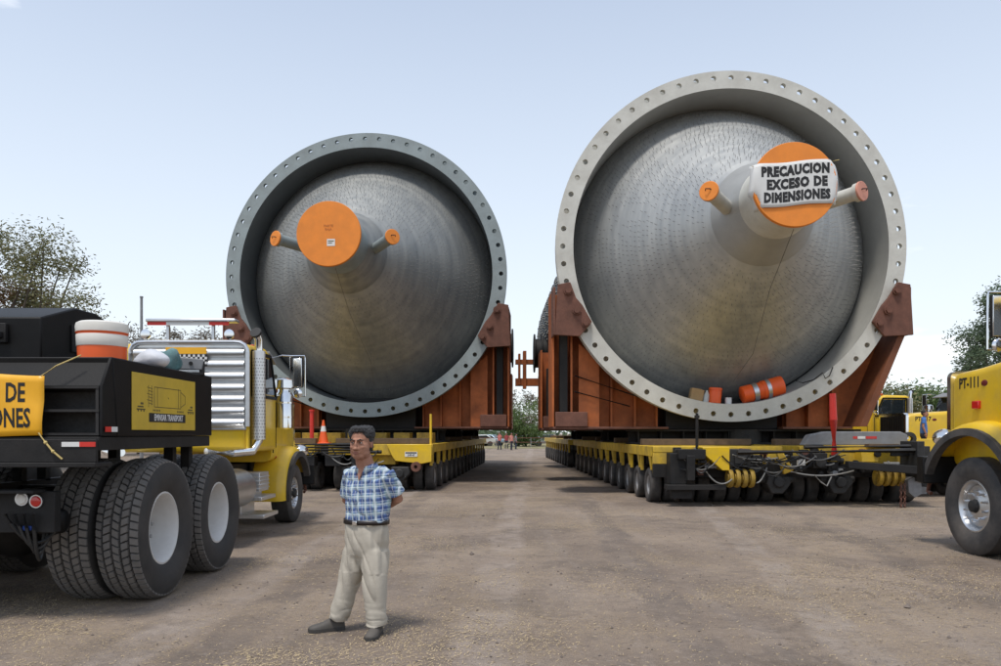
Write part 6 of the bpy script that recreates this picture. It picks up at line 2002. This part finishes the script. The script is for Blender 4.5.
# ---------------------------------------------------------------- trees
def leaf_mat(name, c1, c2):
    m = bpy.data.materials.new(name)
    m.use_nodes = True
    nt = m.node_tree
    b = nt.nodes['Principled BSDF']
    N, L = nt.nodes.new, nt.links.new
    g_ = N('ShaderNodeNewGeometry')
    mx = N('ShaderNodeMix'); mx.data_type = 'RGBA'
    L(g_.outputs['Random Per Island'], mx.inputs['Factor'])
    mx.inputs[6].default_value = (*c1, 1); mx.inputs[7].default_value = (*c2, 1)
    L(mx.outputs[2], b.inputs['Base Color'])
    b.inputs['Roughness'].default_value = 0.7
    b.inputs['Specular IOR Level'].default_value = 0.2
    b.inputs['Transmission Weight'].default_value = 0.0
    tl = N('ShaderNodeBsdfTranslucent'); L(mx.outputs[2], tl.inputs['Color'])
    ms = N('ShaderNodeMixShader'); ms.inputs[0].default_value = 0.25
    L(b.outputs[0], ms.inputs[1]); L(tl.outputs[0], ms.inputs[2])
    L(ms.outputs[0], nt.nodes['Material Output'].inputs[0])
    return m
LEAF_OL = leaf_mat('olive_leaf', (0.12, 0.14, 0.06), (0.24, 0.215, 0.11))
LEAF_GR = leaf_mat('green_leaf', (0.07, 0.115, 0.04), (0.15, 0.20, 0.07))
LEAF_GY = leaf_mat('grey_green_leaf', (0.075, 0.12, 0.07), (0.17, 0.21, 0.12))
LEAF_DRY = leaf_mat('dry_twig_leaf', (0.12, 0.10, 0.075), (0.22, 0.185, 0.14))
LEAF_RU = leaf_mat('russet_leaf', (0.13, 0.075, 0.035), (0.19, 0.12, 0.06))

def tree(label, loc, h, rx, rz, leaf, nclump, per, ls, seed, trunk_h=0.35, cat='tree', name='tree', lean=0.0, group='trees around the yard', flat=0.6):
    rr = random.Random(seed)
    t = thing(name, label, cat, loc, rr.random() * 6 if lean == 0 else 0, group)
    tw = MB()
    th = h * trunk_h
    top = Vector((lean, 0, th))
    tw.tube([(0, 0, -0.1), (lean * 0.3, 0.05, th * 0.5), top], 0.1, 10, rs=[h * 0.032, h * 0.026, h * 0.022])
    cc = Vector((lean * 1.6, 0, th + (h - th) * 0.52))
    clumps = []
    for i in range(nclump):
        while True:
            v = Vector((rr.uniform(-1, 1), rr.uniform(-1, 1), rr.uniform(-1, 1)))
            if 0.15 < v.length < 1:
                break
        v = v.normalized() * (v.length ** 0.5)
        c = cc + Vector((v.x * rx, v.y * rx, v.z * (h - th) * 0.5))
        clumps.append(c)
    for i, c in enumerate(clumps):
        if i % 2 == 0:
            mid = top.lerp(c, 0.5) + Vector((rr.gauss(0, .08), rr.gauss(0, .08), 0.05)) * h
            tw.tube([top - Vector((0, 0, th * 0.15 * rr.random())), mid, c], 0.05, 6, rs=[h * 0.008, h * 0.005, h * 0.002])
    tw.build('trunk', M_BARK, t, fix=False, smooth=60)
    cr_ = MB()
    vs, fs = [], []
    for c in clumps:
        cs = rx * rz * rr.uniform(0.6, 1.3)
        for k in range(per):
            d = Vector((rr.gauss(0, 1), rr.gauss(0, 1), rr.gauss(0, flat)))
            if d.length > 2.0:
                d *= 2.0 * rr.random() / d.length
            d *= cs
            p = c + d
            a = Vector((rr.gauss(0, 1), rr.gauss(0, 1), rr.gauss(0, 0.7))).normalized() * ls * rr.uniform(0.6, 1.3)
            b = a.cross(Vector((rr.gauss(0, 1), rr.gauss(0, 1), rr.gauss(0, 1)))).normalized() * ls * 0.32
            o = len(vs)
            vs += [p - a, p + b, p + a, p - b]
            fs.append((o, o + 1, o + 2, o + 3))
    cr_.v, cr_.f, cr_.m = vs, fs, [0] * len(fs)
    cr_.build('crown', leaf, t, fix=False, smooth=0)
    return t

ROWLAB = ['mid green bushy tree in the row beyond the parked yellow trucks'] * 8
DRYLAB = 'thin dry brushy tree behind the cab with the light bar'
def gx(px, Yw): return (px - 496) / 785 * Yw
tree('feathery olive mesquite tree with reddish tips rising beyond the truck with the black box', (gx(14, 34), 34, 0), 10.2, 3.2, 0.19, LEAF_OL, 70, 300, 0.095, 5, 0.30)
tree('sparse russet-leaved branchy tree beyond the truck with the black box', (gx(-22, 36), 36, 0), 9.2, 3.2, 0.2, LEAF_RU, 34, 300, 0.11, 6, 0.3)
tree('low spreading feathery tree behind the black box', (gx(52, 37), 37, 0), 7.9, 2.1, 0.22, LEAF_OL, 34, 330, 0.10, 16, 0.35)
tree('tall grey-green cypress-like tree beyond the truck numbered PT-111', (gx(1008, 40), 40, 0), 8.9, 2.0, 0.22, LEAF_GY, 90, 320, 0.10, 9, 0.22)
for i, (px, Yw, h, rx) in enumerate(((872, 62, 5.3, 3.2), (893, 66, 5.6, 3.4), (915, 63, 5.2, 3.2), (938, 68, 5.6, 3.6), (960, 64, 5.2, 3.2), (985, 70, 6.2, 3.4), (850, 70, 4.8, 3.0), (1030, 66, 6, 3.5))):
    tree(ROWLAB[i], (gx(px, Yw), Yw, 0), h, rx, 0.24, LEAF_GR if i % 3 else LEAF_OL, 34, 90, 0.2, 40 + i, 0.2, group='tree row beyond the yellow trucks')
for i, (px, Yw, h, rx) in enumerate(((118, 58, 9.6, 2.6), (140, 62, 9.4, 2.8), (163, 57, 9.0, 2.6), (186, 60, 9.3, 2.6), (208, 58, 9.0, 2.6), (232, 63, 9.0, 2.8))):
    tree(DRYLAB, (gx(px, Yw), Yw, 0), h, rx, 0.26, LEAF_DRY, 30, 150, 0.13, 60 + i, 0.12, group='dry brushy trees behind the cab')
tree('rounded green tree seen through the gap between the two vessels', (gx(526, 95), 95, 0), 6.2, 2.9, 0.25, LEAF_GR, 46, 100, 0.2, 80, 0.05)
tree('pale leafless-looking bush tree behind the rounded green tree in the gap', (gx(523, 120), 120, 0), 8.0, 3.0, 0.25, LEAF_DRY, 30, 70, 0.25, 81, 0.3)
# distant scrub: one mass no one could count
sc = MB()
rr = random.Random(5)
vs, fs = [], []
for i in range(9000):
    a = rr.uniform(-0.95, 0.95)
    Yw = rr.uniform(125, 150)
    x = a * Yw
    hgt = 2.6 + 1.6 * mnoise.noise(Vector((x * 0.06, 0, 0))) + 0.8 * mnoise.noise(Vector((x * 0.3, 0, 2)))
    p = Vector((x, Yw, rr.random() ** 0.7 * hgt))
    u = Vector((rr.gauss(0, 1), rr.gauss(0, 1), rr.gauss(0, 1))).normalized() * 0.55
    b = u.cross(Vector((rr.gauss(0, 1), rr.gauss(0, 1), rr.gauss(0, 1)))).normalized() * 0.3
    o = len(vs)
    vs += [p - u, p + b, p + u, p - b]
    fs.append((o, o + 1, o + 2, o + 3))
sc.v, sc.f, sc.m = vs, fs, [0] * len(fs)
tag(sc.build('distant_scrub', LEAF_GY, fix=False, smooth=0), 'low band of grey-green scrub along the far edge of the yard', 'scrub', kind='stuff')
# dry grass verge in the far gap
vg = MB(); vg.box(-60, 60, 84, 122, -0.006, 0.02)
tag(vg.build('dry_verge', mat('dry_verge_grass', (0.30, 0.25, 0.13), 0.95, 0, 0.4, 0.4, 0.6, (0.10, 0.13, 0.05), dscale=0.25)), kind='structure')

# utility pole far left
up_ = thing('utility_pole', 'slim grey utility pole rising behind the truck cab', 'pole', (gx(141.5, 52), 52, 0))
part('pole', M_GREYM, up_, lambda f: f.cyl((0, 0, 0), (0, 0, 10.6), 0.12, 0.085, 10))
part('pole_cap', M_GREYM, up_, lambda f: f.cyl((0, 0, 10.6), (0, 0, 10.7), 0.11, n=10))

# far fence
fe = thing('rail_fence', 'low rail fence with slim posts crossing the far gap', 'fence', (0, 90, 0))
for i in range(13):
    part('post', M_GREYM, fe, lambda f: f.cyl((-12 + 2 * i, 0, 0), (-12 + 2 * i, 0, 1.15), 0.045, n=6))
for z in (0.6, 1.1):
    part('rail', M_RUST, fe, lambda f: f.box(-12, 12, -0.03, 0.03, z - 0.035, z + 0.035))

def car(label, loc, rotz, m):
    t = thing('parked_car', label, 'car', loc, rotz, 'far parked cars')
    part('body', m, t, lambda f: f.prism([(-2.1, 0.35), (-2.1, 0.85), (-1.3, 0.95), (-0.7, 1.42), (0.9, 1.45), (1.7, 0.98), (2.1, 0.9), (2.15, 0.35)], 'y', -0.85, 0.85), 0.08)
    for s_ in (-1, 1):
        part('side_window', M_GLASS, t, lambda f: f.prism([(-1.1, 0.97), (-0.65, 1.34), (0.8, 1.37), (1.4, 1.0)], 'y', s_ * 0.855 - 0.006, s_ * 0.855 + 0.006))
        for x_ in (-1.35, 1.3):
            part('wheel', M_RUB, t, lambda f: f.cyl((x_, s_ * 0.68, 0.32), (x_, s_ * 0.88, 0.32), 0.33, n=16))
    part('windscreen', M_GLASS, t, lambda f: f.add([(-1.28, -0.7, 0.99), (-1.28, 0.7, 0.99), (-0.76, 0.65, 1.40), (-0.76, -0.65, 1.40)], [(0, 1, 2, 3)]), 0, 0)
    return t
car('far parked white car beyond the fence, next to a pale blue one', (gx(478, 98), 98, -0.006), R(20), M_WHT)
car('far parked pale blue car beyond the fence', (gx(489, 103), 103, -0.006), R(160), mat('pale_blue_car_paint', (0.25, 0.42, 0.55), 0.3, 0, 0.05, coat=0.5))
car('far parked silver car beyond the fence, in front of the rounded green tree', (gx(528, 99), 99, -0.006), R(5), mat('silver_car_paint', (0.45, 0.46, 0.47), 0.3, 0.4, 0.05, coat=0.5))
car('far parked dark grey car beyond the fence', (gx(545, 104), 104, -0.006), R(10), mat('dark_car_paint', (0.05, 0.055, 0.06), 0.3, 0, 0.05, coat=0.5))

bpy.data.scenes.remove(WS)
